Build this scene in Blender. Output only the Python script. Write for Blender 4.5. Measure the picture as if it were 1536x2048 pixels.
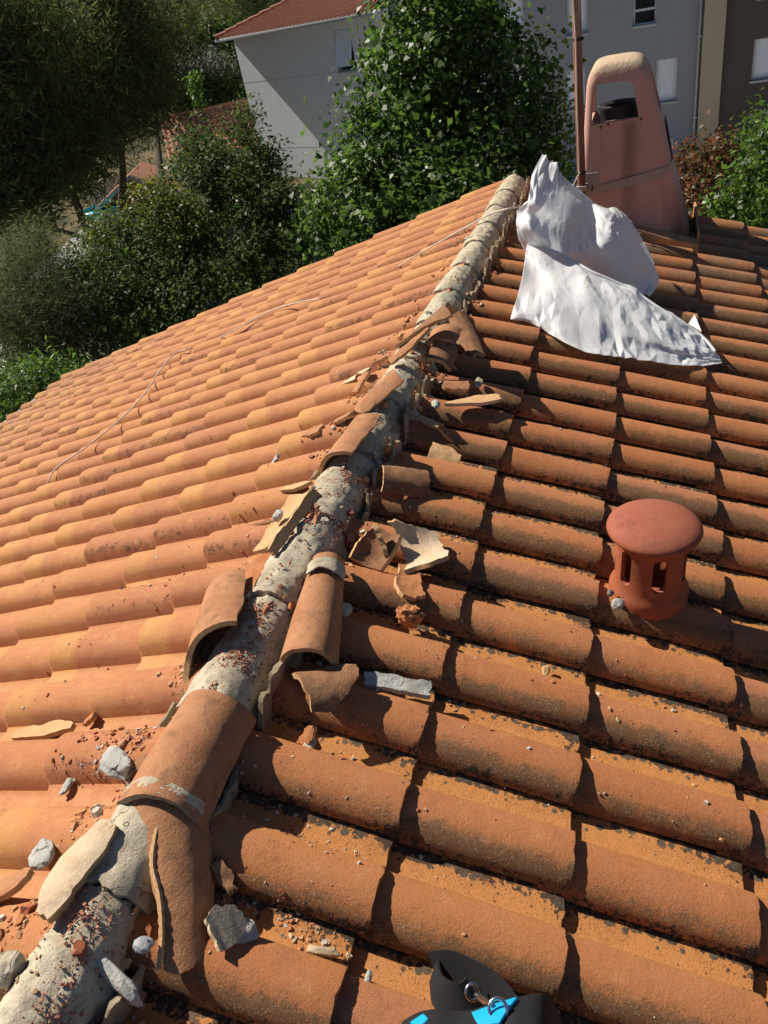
import bpy, bmesh, math, random
import numpy as np
from mathutils import Vector, Matrix

for o in list(bpy.data.objects):
    bpy.data.objects.remove(o)
SC = bpy.context.scene
COL = SC.collection
rad = math.radians

# ------------------------------------------------------------------ camera
YAW, PITCH, ROLL, FPX = 0.3995, 0.5962, -0.2037, 1516.5
CAM = Vector((0.953, -0.7479, 1.2706))
_f = Vector((-math.sin(YAW) * math.cos(PITCH), math.cos(YAW) * math.cos(PITCH), -math.sin(PITCH)))
_r0 = Vector((math.cos(YAW), math.sin(YAW), 0))
_u0 = _r0.cross(_f)
_r = math.cos(ROLL) * _r0 + math.sin(ROLL) * _u0
_u = -math.sin(ROLL) * _r0 + math.cos(ROLL) * _u0
cam_d = bpy.data.cameras.new('camera')
cam = bpy.data.objects.new('camera', cam_d)
COL.objects.link(cam)
cam.matrix_world = Matrix(((_r.x, _u.x, -_f.x, CAM.x), (_r.y, _u.y, -_f.y, CAM.y), (_r.z, _u.z, -_f.z, CAM.z), (0, 0, 0, 1)))
cam_d.sensor_fit = 'VERTICAL'
cam_d.sensor_height = 24.0
cam_d.lens = 24.0 * FPX / 2048.0
cam_d.clip_start = 0.02
cam_d.clip_end = 2000
SC.camera = cam

# ------------------------------------------------------------------ sky, sun, exposure
SUN_AZ, SUN_EL = 73.0, 43.5        # degrees left of +Y, above the horizon
world = bpy.data.worlds.new('World')
SC.world = world
world.use_nodes = True
wn = world.node_tree
sky = wn.nodes.new('ShaderNodeTexSky')
sky.sky_type = 'NISHITA'
sky.sun_disc = False
sky.sun_elevation = rad(SUN_EL)
sky.sun_rotation = rad(-SUN_AZ)
sky.air_density = 0.6
sky.dust_density = 0.2
wn.links.new(sky.outputs[0], wn.nodes['Background'].inputs[0])
wn.nodes['Background'].inputs[1].default_value = 0.05
sun_d = bpy.data.lights.new('sun', 'SUN')
sun_d.energy = 5.0
sun_d.angle = rad(0.53)
sun_d.color = (1.0, 0.915, 0.79)
sun = bpy.data.objects.new('sun', sun_d)
COL.objects.link(sun)
_s = Vector((-math.cos(rad(SUN_EL)) * math.sin(rad(SUN_AZ)), math.cos(rad(SUN_EL)) * math.cos(rad(SUN_AZ)), math.sin(rad(SUN_EL))))
sun.rotation_euler = _s.to_track_quat('Z', 'Y').to_euler()
sun.location = (-20, 10, 25)
vs = SC.view_settings
vs.view_transform = 'Standard'
vs.look = 'None'
vs.exposure = 0.55
SC.cycles.diffuse_bounces = 2
SC.cycles.max_bounces = 6
vs.gamma = 1.0
vs.use_curve_mapping = False

# ------------------------------------------------------------------ material helpers
class G:
    def __init__(s, name):
        s.m = bpy.data.materials.new(name)
        s.m.use_nodes = True
        s.t = s.m.node_tree
        s.b = s.t.nodes['Principled BSDF']
        s.o = s.t.nodes['Material Output']
    def n(s, typ, ins=None, **kw):
        nd = s.t.nodes.new('ShaderNode' + typ)
        for k, v in kw.items():
            setattr(nd, k, v)
        for k, v in (ins or {}).items():
            s.set(nd.inputs[k], v)
        return nd
    def set(s, sock, v):
        if isinstance(v, bpy.types.NodeSocket):
            s.t.links.new(v, sock)
        elif isinstance(v, tuple) and len(v) == 3 and sock.type == 'RGBA':
            sock.default_value = (*v, 1)
        else:
            sock.default_value = v
    def pos(s):
        return s.n('NewGeometry').outputs['Position']
    def obj(s):
        return s.n('TexCoord').outputs['Object']
    def noise(s, vec, scale, detail=4, rough=.6, dist=0.0):
        return s.n('TexNoise', {'Vector': vec, 'Scale': scale, 'Detail': detail, 'Roughness': rough, 'Distortion': dist}).outputs[0]
    def voro(s, vec, scale, feature='F1', out='Distance'):
        return s.n('TexVoronoi', {'Vector': vec, 'Scale': scale}, feature=feature).outputs[out]
    def math(s, op, a, b=0.0, c=0.0, clamp=False):
        nd = s.n('Math', {0: a, 1: b, 2: c}, operation=op)
        nd.use_clamp = clamp
        return nd.outputs[0]
    def mul(s, a, b): return s.math('MULTIPLY', a, b)
    def add(s, a, b): return s.math('ADD', a, b)
    def sub(s, a, b): return s.math('SUBTRACT', a, b)
    def step(s, v, a, b, lo=0.0, hi=1.0):
        return s.n('MapRange', {0: v, 1: a, 2: b, 3: lo, 4: hi}, interpolation_type='SMOOTHSTEP').outputs[0]
    def mix(s, f, a, b, mode='MIX'):
        nd = s.n('Mix', data_type='RGBA', blend_type=mode)
        s.set(nd.inputs[0], f); s.set(nd.inputs[6], a); s.set(nd.inputs[7], b)
        return nd.outputs[2]
    def ramp(s, f, stops):
        nd = s.n('ValToRGB', {0: f})
        e = nd.color_ramp.elements
        while len(e) < len(stops):
            e.new(.5)
        for el, (p, c) in zip(e, stops):
            el.position = p; el.color = (*c, 1)
        return nd.outputs[0]
    def scale(s, vec, k):
        return s.n('VectorMath', {0: vec, 1: k}, operation='MULTIPLY').outputs[0]
    def xyz(s, vec):
        nd = s.n('SeparateXYZ', {0: vec})
        return nd.outputs
    def bump(s, h, strength=.5, dist=.01, normal=None):
        d = {'Height': h, 'Strength': strength, 'Distance': dist}
        if normal is not None: d['Normal'] = normal
        return s.n('Bump', d).outputs[0]
    def done(s, col, rough=.8, normal=None, spec=.3, metal=0.0, **kw):
        s.set(s.b.inputs['Base Color'], col)
        s.set(s.b.inputs['Roughness'], rough)
        s.set(s.b.inputs['Specular IOR Level'], spec)
        s.set(s.b.inputs['Metallic'], metal)
        if normal is not None: s.set(s.b.inputs['Normal'], normal)
        for k, v in kw.items(): s.set(s.b.inputs[k], v)
        return s.m

def plain(name, col, rough=.6, spec=.3, metal=0.0, var=.15, sc=8, bump=0.0):
    g = G(name)
    p = g.obj()
    nz = g.noise(p, sc, 5)
    c = g.mix(nz, tuple(v * (1 - var) for v in col), tuple(min(1, v * (1 + var)) for v in col))
    nm = g.bump(g.noise(p, sc * 8, 4), .4, bump) if bump else None
    return g.done(c, rough, nm, spec, metal)

# ------------------------------------------------------------------ numpy noise
_rng = np.random.RandomState(7)
_tab = _rng.rand(64, 64, 64).astype(np.float64)
def vnoise(p, seed=0):
    p = np.asarray(p, float) + seed * 17.31
    i = np.floor(p).astype(int); f = p - i; f = f * f * (3 - 2 * f)
    r = 0
    for dx in (0, 1):
        for dy in (0, 1):
            for dz in (0, 1):
                w = (f[..., 0] if dx else 1 - f[..., 0]) * (f[..., 1] if dy else 1 - f[..., 1]) * (f[..., 2] if dz else 1 - f[..., 2])
                r = r + w * _tab[(i[..., 0] + dx) % 64, (i[..., 1] + dy) % 64, (i[..., 2] + dz) % 64]
    return r * 2 - 1
def fbm(p, oct=4, seed=0):
    p = np.asarray(p, float); a = 1; r = 0
    for k in range(oct):
        r = r + a * vnoise(p, seed + k); p = p * 2.03; a *= .5
    return r

# ------------------------------------------------------------------ object helpers
def tag(o, label=None, cat=None, group=None, kind=None):
    if label: o['label'] = label
    if cat: o['category'] = cat
    if group: o['group'] = group
    if kind: o['kind'] = kind
    return o
def empty(name, loc=(0, 0, 0), parent=None):
    o = bpy.data.objects.new(name, None)
    COL.objects.link(o)
    o.location = loc
    o.empty_display_size = .1
    if parent: setpar(o, parent)
    return o
def world_of(o):
    if o.parent is None: return o.matrix_basis.copy()
    return world_of(o.parent) @ o.matrix_parent_inverse @ o.matrix_basis
def setpar(o, parent):
    o.parent = parent
    o.matrix_parent_inverse = world_of(parent).inverted()
def mk(name, verts, faces, mats=None, parent=None, smooth=True, angle=40, fmat=None):
    me = bpy.data.meshes.new(name)
    me.from_pydata([tuple(v) for v in verts], [], [tuple(f) for f in faces])
    return finish(name, me, mats, parent, smooth, angle, fmat)
def finish(name, me, mats=None, parent=None, smooth=True, angle=40, fmat=None):
    if mats is not None:
        for m in (mats if isinstance(mats, (list, tuple)) else [mats]): me.materials.append(m)
    if fmat is not None: me.polygons.foreach_set('material_index', np.asarray(fmat, np.int32))
    if smooth:
        me.polygons.foreach_set('use_smooth', [True] * len(me.polygons))
        if angle: me.set_sharp_from_angle(angle=rad(angle))
    me.update()
    o = bpy.data.objects.new(name, me)
    COL.objects.link(o)
    if parent: setpar(o, parent)
    return o
def from_bm(name, bm, mats=None, parent=None, smooth=True, angle=40):
    bmesh.ops.recalc_face_normals(bm, faces=bm.faces)
    me = bpy.data.meshes.new(name)
    bm.to_mesh(me); bm.free()
    return finish(name, me, mats, parent, smooth, angle)
def bm_box(bm, c, s, M=None):
    r = bmesh.ops.create_cube(bm, size=1)
    mt = Matrix.Translation(c) @ Matrix.Diagonal((*s, 1))
    if M is not None: mt = M @ mt
    bmesh.ops.transform(bm, matrix=mt, verts=r['verts'])
    return r['verts']
def box(name, c, s, mat, parent=None, M=None, bevel=0.0):
    bm = bmesh.new(); bm_box(bm, c, s)
    if bevel: bmesh.ops.bevel(bm, geom=bm.edges[:], offset=bevel, segments=2, affect='EDGES', profile=.6)
    if M is not None: bmesh.ops.transform(bm, matrix=M, verts=bm.verts[:])
    return from_bm(name, bm, mat, parent)
def tube_arrays(pts, radii, n=8, cap=True):
    pts = [Vector(p) for p in pts]
    radii = [float(q) for q in (radii if hasattr(radii, '__len__') else [radii] * len(pts))]
    V = []; F = []
    ref = Vector((0, 0, 1))
    t0 = (pts[1] - pts[0]).normalized()
    if abs(t0.dot(ref)) > .9: ref = Vector((1, 0, 0))
    a = t0.cross(ref).normalized()
    for k, p in enumerate(pts):
        t = (pts[min(k + 1, len(pts) - 1)] - pts[max(k - 1, 0)]).normalized()
        a = (a - t * a.dot(t)).normalized()
        b = t.cross(a)
        for q in range(n):
            an = 2 * math.pi * q / n
            V.append(p + radii[k] * (math.cos(an) * a + math.sin(an) * b))
    for k in range(len(pts) - 1):
        for q in range(n):
            F.append((k * n + q, k * n + (q + 1) % n, (k + 1) * n + (q + 1) % n, (k + 1) * n + q))
    if cap:
        F.append(tuple(range(n))[::-1]); F.append(tuple(range((len(pts) - 1) * n, len(pts) * n)))
    return V, F
def tube(name, pts, radii, mat, parent=None, n=8):
    V, F = tube_arrays(pts, radii, n)
    return mk(name, V, F, mat, parent, True, 60)
def spline(pts, k=8):
    P = [Vector(p) for p in pts]; out = []
    for i in range(len(P) - 1):
        p0 = P[max(i - 1, 0)]; p1 = P[i]; p2 = P[i + 1]; p3 = P[min(i + 2, len(P) - 1)]
        for s in range(k):
            t = s / k
            out.append(.5 * (2 * p1 + (p2 - p0) * t + (2 * p0 - 5 * p1 + 4 * p2 - p3) * t * t + (3 * p1 - p0 - 3 * p2 + p3) * t ** 3))
    out.append(P[-1])
    return out
def lathe_arrays(prof, n=48, M=None):
    V = []; F = []
    for (r, z) in prof:
        for q in range(n):
            a = 2 * math.pi * q / n
            V.append(Vector((r * math.cos(a), r * math.sin(a), z)))
    for k in range(len(prof) - 1):
        for q in range(n):
            F.append((k * n + q, k * n + (q + 1) % n, (k + 1) * n + (q + 1) % n, (k + 1) * n + q))
    if M is not None: V = [M @ v for v in V]
    return V, F
def boolean(o, cutters, name, mats, parent, smooth=True, angle=35):
    """cut the solids out of o for good; the cutters do not stay in the scene"""
    for c in cutters:
        md = o.modifiers.new('b', 'BOOLEAN'); md.operation = 'DIFFERENCE'; md.solver = 'EXACT'; md.object = c
    dg = bpy.context.evaluated_depsgraph_get()
    me = bpy.data.meshes.new_from_object(o.evaluated_get(dg))
    for x in [o] + cutters: bpy.data.objects.remove(x)
    me.materials.clear()
    me.polygons.foreach_set('material_index', [0] * len(me.polygons))
    return finish(name, me, mats, parent, smooth, angle)

# ================================================================== THE HOUSE
AL = 0.2953                       # roof pitch
W, GA = 0.2, 0.3631               # tile module and gauge
XR, YR, XL, YL = 0.4854, 0.0576, 0.3261, 1.0086
STEP = 0.019
SA, CA = math.sin(AL), math.cos(AL)

# ---- clay tile materials (world position drives the grain, the tile's own uv drives where lichen sits)
def tile_mat(name, left):
    g = G(name)
    p = g.pos()
    at = g.n('Attribute', attribute_name='tuv').outputs['Vector']
    u, v, rnd = g.xyz(at)
    r = g.math('FRACT', g.add(g.n('ObjectInfo').outputs['Random'], rnd))
    r2 = g.math('FRACT', g.mul(r, 7.31))
    r3 = g.math('FRACT', g.mul(r, 23.7))
    big = g.noise(p, 6, 3); med = g.noise(p, 28, 5, .65); fine = g.noise(p, 160, 6, .75); vf = g.noise(p, 420, 3, .7)
    if left:
        along = g.noise(g.n('VectorMath', {0: p, 1: (9, 70, 9)}, operation='MULTIPLY').outputs[0], 1.0, 4, .6)
        base = g.mix(r, (0.449, 0.188, 0.079), (0.522, 0.240, 0.099))
        base = g.mix(g.step(r2, .55, .9), base, (0.408, 0.164, 0.079))
        base = g.mix(g.mul(g.step(big, .4, .66), .65), base, (0.408, 0.164, 0.087))
        near = g.step(g.xyz(p)[1], 1.1, -.3)
        base = g.mix(g.mul(near, .45), base, (0.424, 0.153, 0.063))
        base = g.mix(g.mul(g.step(along, .45, .7), .35), base, (0.506, 0.264, 0.124))
        # paler sandy nose of the tile
        nose = g.step(g.add(u, g.mul(g.sub(med, .5), .05)), .235, .275)
        base = g.mix(g.mul(nose, g.step(r3, .2, .75, .03, .70)), base, (0.571, 0.296, 0.102))
        base = g.mix(g.mul(g.step(fine, .45, .7), .30), base, (0.588, 0.337, 0.166))
        base = g.mix(g.mul(g.step(vf, .52, .74), .30), base, (0.288, 0.104, 0.049))
        base = g.mix(g.mul(g.step(med, .5, .72), .35), base, (0.392, 0.144, 0.060))
        # pale dust lying in the channels
        base = g.mix(g.mul(g.step(v, .066, .05), g.step(med, .35, .6, .1, .5)), base, (0.539, 0.296, 0.143))
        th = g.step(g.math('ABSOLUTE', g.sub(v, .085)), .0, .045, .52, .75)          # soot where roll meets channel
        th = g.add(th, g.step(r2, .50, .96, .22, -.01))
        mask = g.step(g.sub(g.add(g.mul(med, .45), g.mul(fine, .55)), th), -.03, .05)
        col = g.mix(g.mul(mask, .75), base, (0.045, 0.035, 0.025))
        spots = g.step(g.add(g.voro(p, 42), g.mul(g.step(g.noise(p, 7, 3), .48, .68, .2, -.02), 1.0)), .085, .05)
        col = g.mix(g.mul(spots, .75), col, (0.050, 0.035, 0.025))
        # grey-brown weathering on the oldest rows towards the eaves
        ev = g.mul(g.step(g.xyz(p)[0], -2.6, -4.3), g.step(g.add(med, g.mul(fine, .4)), .62, .82))
        col = g.mix(g.mul(ev, .6), col, (0.200, 0.150, 0.100))
        mott = g.noise(p, 17, 7, .78)
        col = g.mix(g.mul(g.step(mott, .5, .72), .45), col, g.mix(.5, col, (.30, .12, .06)))
        col = g.mix(g.mul(g.step(mott, .46, .3), .35), col, (.70, .42, .20))
        mic = g.mul(g.step(g.voro(p, 330), .26, .14), g.step(g.noise(p, 26, 3), .46, .66))
        col = g.mix(g.mul(mic, .55), col, (.12, .06, .035))
    else:
        base = g.mix(r, (0.404, 0.148, 0.056), (0.470, 0.189, 0.072))
        base = g.mix(g.step(r2, .6, .9), base, (0.420, 0.169, 0.080))
        base = g.mix(g.mul(g.step(big, .42, .66), .55), base, (0.420, 0.173, 0.086))
        pan = g.step(g.add(v, g.mul(g.sub(med, .5), .05)), .105, .055)
        base = g.mix(g.mul(pan, .8), base, g.mix(med, (.50, .205, .060), (.60, .275, .085)))
        base = g.mix(g.mul(g.step(fine, .48, .72), .30), base, (0.462, 0.217, 0.097))
        base = g.mix(g.mul(g.step(vf, .5, .75), .25), base, (0.220, 0.100, 0.050))
        # brown-grey lichen bloom on the weather flank of the roll
        fl = g.step(v, .115, .195)
        bloom = g.add(g.add(g.mul(med, .42), g.mul(fine, .5)), g.mul(big, .25))
        th = g.add(g.sub(.87, g.mul(fl, .42)), g.step(r2, 0, 1, .11, -.11))
        spk = g.noise(p, 620, 2, .6)
        m1 = g.step(g.add(g.sub(bloom, th), g.mul(g.sub(spk, .5), .45)), -.04, .10)
        col = g.mix(g.mul(m1, .8), base, g.mix(vf, (0.055, 0.040, 0.020), (0.200, 0.125, 0.060)))
        # black crusts: thick on the channel's edges, sparse elsewhere
        edge = g.add(g.step(v, .03, .012), g.mul(g.step(u, .30, .36), .5))
        edge = g.add(edge, g.step(v, .185, .2))
        blob = g.add(g.add(g.mul(g.noise(p, 75, 3, .6), .5), g.mul(big, .35)), g.mul(fine, .15))
        m2 = g.step(g.sub(blob, g.sub(g.sub(.632, g.mul(pan, .028)), g.mul(edge, .115))), 0, .022)
        col = g.mix(g.mul(m2, .93), col, g.mix(vf, (0.020, 0.017, 0.013), (0.060, 0.050, 0.040)))
        sp = g.step(g.add(g.voro(p, 60), g.step(g.noise(p, 9, 3), .46, .70, .22, -.04)), .085, .05)
        col = g.mix(g.mul(sp, .8), col, (0.030, 0.024, 0.018))
        # pale lichen specks
        sp2 = g.step(g.add(g.voro(g.n('VectorMath', {0: p, 1: (3.3, 1.7, 9.1)}, operation='ADD').outputs[0], 120), g.mul(g.sub(fl, 1), -.25)), .16, .10)
        sp2 = g.mul(sp2, g.step(med, .48, .62))
        col = g.mix(g.mul(sp2, .55), col, (0.353, 0.289, 0.166))
        # old crusted tiles further up the slope
        y = g.xyz(p)[1]
        far = g.mul(g.step(y, 2.6, 4.4), g.step(g.xyz(p)[0], .55, 1.0))
        m3 = g.mul(g.step(g.add(fine, g.mul(g.sub(big, .5), .5)), .42, .56), far)
        col = g.mix(g.mul(m3, .62), col, g.mix(vf, (0.100, 0.085, 0.060), (0.272, 0.215, 0.147)))
        m4 = g.mul(g.step(g.noise(p, 11, 5, .7), .60, .66), far)
        col = g.mix(g.mul(m4, .7), col, (0.387, 0.322, 0.220))
        # grey crusts along the channel's upper edge and pepper-black specks in the channel
        disc = g.step(g.add(g.voro(p, 44), g.add(g.step(v, .045, .008, .20, -.16), g.mul(g.sub(g.noise(p, 8, 3), .5), -.5))), .30, .24)
        disc = g.mul(disc, pan)
        col = g.mix(g.mul(disc, .9), col, g.mix(vf, (.045, .040, .030), (.12, .105, .08)))
        pep = g.mul(g.mul(g.step(g.voro(p, 190), .30, .18), g.step(g.noise(p, 16, 4), .42, .58)), pan)
        col = g.mix(g.mul(pep, .8), col, (.06, .035, .02))
        gran = g.mul(g.step(g.voro(g.n('VectorMath', {0: p, 1: (1.1, 7.2, 3.3)}, operation='ADD').outputs[0], 150), .34, .2), g.mul(g.step(v, .15, .195), g.step(med, .44, .58)))
        col = g.mix(g.mul(gran, .6), col, (.46, .38, .26))
        mott = g.noise(p, 15, 7, .78)
        col = g.mix(g.mul(g.step(mott, .5, .70), .55), col, g.mix(.55, col, (.16, .06, .03)))
        col = g.mix(g.mul(g.step(mott, .46, .30), .40), col, (.56, .29, .135))
        mic = g.mul(g.step(g.voro(p, 300), .30, .16), g.step(g.add(g.noise(p, 22, 3), g.mul(fl, .12)), .46, .62))
        col = g.mix(g.mul(mic, .75), col, (.04, .028, .018))
        mic2 = g.mul(g.step(g.voro(g.n('VectorMath', {0: p, 1: (5.1, 2.2, 1.3)}, operation='ADD').outputs[0], 210), .20, .11), g.step(g.add(g.noise(p, 31, 3), g.mul(fl, .1)), .54, .66))
        col = g.mix(g.mul(mic2, .6), col, (.50, .42, .28))
    nm = g.bump(g.add(g.mul(fine, .7), g.mul(vf, .5)), .6, .004)
    nm = g.bump(med, .2, .007, nm)
    return g.done(col, .86, nm, .22)
M_TL = tile_mat('clay_tile_sunny', True)
M_TR = tile_mat('clay_tile_lichen', False)

def mortar_mat(name, c0, c1, clay=.35):
    g = G(name)
    p = g.pos()
    big = g.noise(p, 7, 4); med = g.noise(p, 35, 6, .7); fine = g.noise(p, 190, 5, .7)
    col = g.mix(g.step(big, .35, .65), c0, c1)
    col = g.mix(g.mul(g.step(med, .45, .7), .5), col, tuple(v * .55 for v in c0))
    col = g.mix(g.mul(g.step(fine, .5, .75), .35), col, (.62, .58, .48))
    cl = g.step(g.add(g.mul(g.noise(p, 16, 5, .72), .7), g.mul(fine, .3)), .56, .64)
    col = g.mix(g.mul(cl, clay), col, g.mix(fine, (.36, .13, .06), (.55, .26, .14)))
    iso = g.math('ABSOLUTE', g.sub(g.noise(p, 5.5, 4, .55, .4), .5))
    crack = g.mul(g.step(iso, .006, .001), g.step(g.noise(p, 9, 2), .5, .58))
    col = g.mix(g.mul(crack, .8), col, (.05, .04, .03))
    brown = g.step(g.noise(p, 11, 4, .6), .52, .68)
    col = g.mix(g.mul(brown, .35), col, (.24, .18, .11))
    pits = g.step(g.voro(p, 85), .16, .08)
    pits = g.mul(pits, g.step(med, .5, .6))
    col = g.mix(g.mul(pits, .5), col, (.12, .10, .07))
    h = g.sub(g.add(g.mul(med, .8), g.mul(fine, .6)), g.add(g.mul(crack, .8), g.mul(pits, .5)))
    return g.done(col, .95, g.bump(h, .7, .008), .15)
M_MORT = mortar_mat('ridge_mortar', (.42, .37, .27), (.57, .51, .385), .6)
M_MORT2 = mortar_mat('rubbly_mortar', (.30, .23, .15), (.44, .35, .24), .75)
M_WHITE = mortar_mat('white_mortar', (.38, .38, .35), (.52, .51, .48), .12)

def shard_mat(name, c0, c1, dirt, dcol=(.06, .05, .03), speck=(.6, .4, .22)):
    g = G(name)
    p = g.obj()
    wp = g.pos()
    big = g.noise(wp, 12, 4); med = g.noise(wp, 45, 5, .65); fine = g.noise(wp, 210, 5, .7)
    col = g.mix(g.step(big, .35, .65), c0, c1)
    col = g.mix(g.mul(g.step(fine, .45, .7), .35), col, speck)
    m = g.step(g.add(g.mul(med, .4), g.mul(fine, .6)), .60 - dirt * .2, .80 - dirt * .2)
    col = g.mix(g.mul(m, .62), col, dcol)
    old = g.step(g.noise(wp, 20, 5, .7), .50, .68)
    col = g.mix(g.mul(old, .25 + dirt * .45), col, (.13, .085, .05))
    return g.done(col, .88, g.bump(g.add(fine, med), .6, .004), .2)
M_WEA = shard_mat('weathered_clay', (.36, .155, .075), (.42, .20, .10), .55)
M_WEB = shard_mat('brown_clay', (.24, .11, .055), (.33, .16, .08), .8)
M_FRE = shard_mat('fresh_clay', (.50, .29, .135), (.56, .35, .18), .15, (.40, .16, .07), (.74, .55, .34))
M_CRE = shard_mat('cream_clay', (.58, .43, .27), (.62, .48, .33), .3, (.52, .22, .09), (.80, .70, .55))
M_ORA = shard_mat('orange_clay', (.40, .145, .055), (.46, .195, .08), .25, (.34, .12, .05), (.66, .38, .18))
M_SLATE = shard_mat('slate_grey', (.10, .10, .095), (.15, .145, .13), .2)
M_DECK = plain('roof_deck', (.10, .06, .04), .95)
M_RENDER = plain('house_render', (.62, .52, .38), .9, bump=.004)

# ---- tile mesh
PROF = [(-.010, -.002), (.008, 0), (.03, -.001), (.055, 0), (.066, .004)]
_vc, _rw, _rh = .135, .0655, .056
for a in (158, 140, 122, 105, 90, 75, 58, 40, 24, 10):
    PROF.append((_vc + _rw * math.cos(rad(a)), .004 + _rh * math.sin(rad(a)) ** .85))
PROF.append((.2015, .0085))
def prof_h(v):
    return np.interp(v, [q[0] for q in PROF], [q[1] for q in PROF])
def tile_arrays(seed, jag=.0022):
    """one interlocking roll tile; local x = down the slope, y = -v across, z = up"""
    rs = np.random.RandomState(seed)
    n = len(PROF)
    us = [-.055, .06, .18, .29, .352, GA - .002, GA]
    V = []; UV = []
    ph = rs.rand(6) * 6.28
    for k, u in enumerate(us):
        for (v, z) in PROF:
            end = jag * (math.sin(v * 60 + ph[0]) + .7 * math.sin(v * 140 + ph[1])) if k >= 4 else 0
            dz = .0012 * math.sin(u * 14 + ph[2]) * math.sin(v * 25 + ph[3])
            lip = -.0035 if k == 6 else (-.0006 if k == 5 else 0)
            V.append((u + end, -v, z + STEP * u / GA + dz + lip))
            UV.append((u, v, 0))
    F = []
    for k in range(len(us) - 1):
        for q in range(n - 1):
            F.append((k * n + q, k * n + q + 1, (k + 1) * n + q + 1, (k + 1) * n + q))
    # thickness of the nose: inner skin of the lower end
    b = len(V); t = .0125
    for u, in ((GA - .001,), (GA - .10,)):
        for q, (v, z) in enumerate(PROF):
            q0 = PROF[max(q - 1, 0)]; q1 = PROF[min(q + 1, n - 1)]
            tv, tz = q1[0] - q0[0], q1[1] - q0[1]
            l = math.hypot(tv, tz)
            nv, nz = tz / l, -tv / l
            zz = z + STEP * u / GA + t * nz
            V.append((u, -(v + t * nv), zz)); UV.append((u, v, 0))
    l = (len(us) - 1) * n
    for q in range(n - 1):
        F.append((l + q, l + q + 1, b + q + 1, b + q))
        F.append((b + q, b + q + 1, b + n + q + 1, b + n + q))
    # free long edge of the roll
    b2 = len(V)
    for u in us:
        v, z = PROF[-1]
        V.append((u, -(v - .011), z + STEP * u / GA - .004)); UV.append((u, v, 0))
    for k in range(len(us) - 1):
        F.append((k * n + n - 1, b2 + k, b2 + k + 1, (k + 1) * n + n - 1))
    return np.array(V), F, np.array(UV)
def add_uv(me, uv):
    at = me.attributes.new('tuv', 'FLOAT_VECTOR', 'POINT')
    at.data.foreach_set('vector', np.asarray(uv, np.float32).ravel())
VAR = [tile_arrays(s) for s in range(6)]
def tile_mesh(name, k, mat):
    V, F, UV = VAR[k]
    me = bpy.data.meshes.new(name)
    me.from_pydata(V.tolist(), [], F)
    add_uv(me, UV)
    me.materials.append(mat)
    me.polygons.foreach_set('use_smooth', [True] * len(me.polygons))
    me.set_sharp_from_angle(angle=rad(38))
    return me

def frame(side, i, j, rs=None):
    """matrix of tile (row i, column j) on the slope"""
    if side == 'R':
        U = Vector((CA, 0, -SA)); N = Vector((SA, 0, CA)); Vv = Vector((0, -1, 0))
        s = XR / CA + (i - 1) * GA; y = YR + (j + 1) * W; h = -.027
        O = U * s + N * h + Vector((0, y, 0))
    else:
        U = Vector((-CA, 0, -SA)); N = Vector((-SA, 0, CA)); Vv = Vector((0, 1, 0))
        s = XL / CA + (i - 1) * GA; y = YL + j * W - .07; h = -.019
        O = U * s + N * h + Vector((0, y, 0))
    Yl = -Vv
    M = Matrix(((U.x, Yl.x, N.x, O.x), (U.y, Yl.y, N.y, O.y), (U.z, Yl.z, N.z, O.z), (0, 0, 0, 1)))
    if rs is not None:
        jx, jz, ry = rs.normal(0, .005), rs.normal(0, .009), rs.normal(0, .002)
        M = M @ Matrix.Translation((jx, rs.normal(0, .0015), abs(rs.normal(0, .001)))) @ Matrix.Rotation(jz, 4, 'Z') @ Matrix.Rotation(ry, 4, 'Y')
    return M
def surf(x, y):
    """height of the roof surface (tiles or ridge bedding) at plan position"""
    if abs(x - .045) < .084:
        return -.03 + .095 * math.sqrt(max(0, 1 - ((x - .045) / .088) ** 2))
    if x > 0:
        s = x / CA; q = (s - XR / CA) / GA; u = (q - math.floor(q)) * GA
        v = (YR - y) % W; h = -.027
    else:
        s = -x / CA; q = (s - XL / CA) / GA; u = (q - math.floor(q)) * GA
        v = (y - (YL - .07)) % W; h = -.019
    return -abs(x) * math.tan(AL) + (h + STEP * u / GA + float(prof_h(v))) / CA

house = empty('tiled_house', (0, 1.5, -6.6))
tag(house, 'house with a low terracotta tiled gable roof, chimney and broken-up ridge', 'house')

def project(P):
    d = Vector(P) - CAM
    z = d.dot(_f)
    if z < .05: return None
    return d.dot(_r) / z * FPX, d.dot(_u) / z * FPX, z
ROWS = {'R': range(0, 13), 'L': range(0, 13)}
COLS = {'R': range(-9, 25), 'L': range(-13, 20)}
cand = []
for side in 'RL':
    for i in ROWS[side]:
        for j in COLS[side]:
            M = frame(side, i, j)
            best = 0; ins = 0
            for (u, v) in ((.02, .02), (GA, .02), (.02, .2), (GA, .2), (GA / 2, .1), (GA / 2, .0), (GA / 2, .2)):
                q = project(M @ Vector((u, -v, .03)))
                if q and abs(q[0]) < 775 and abs(q[1]) < 1031:
                    ins += 1; best = max(best, 1 / q[2] ** 2)
            cand.append((-(ins * best), side, i, j))
cand.sort()
SHOW = {(c[1], c[2], c[3]) for c in cand[:300] if c[0] < 0}

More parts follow.
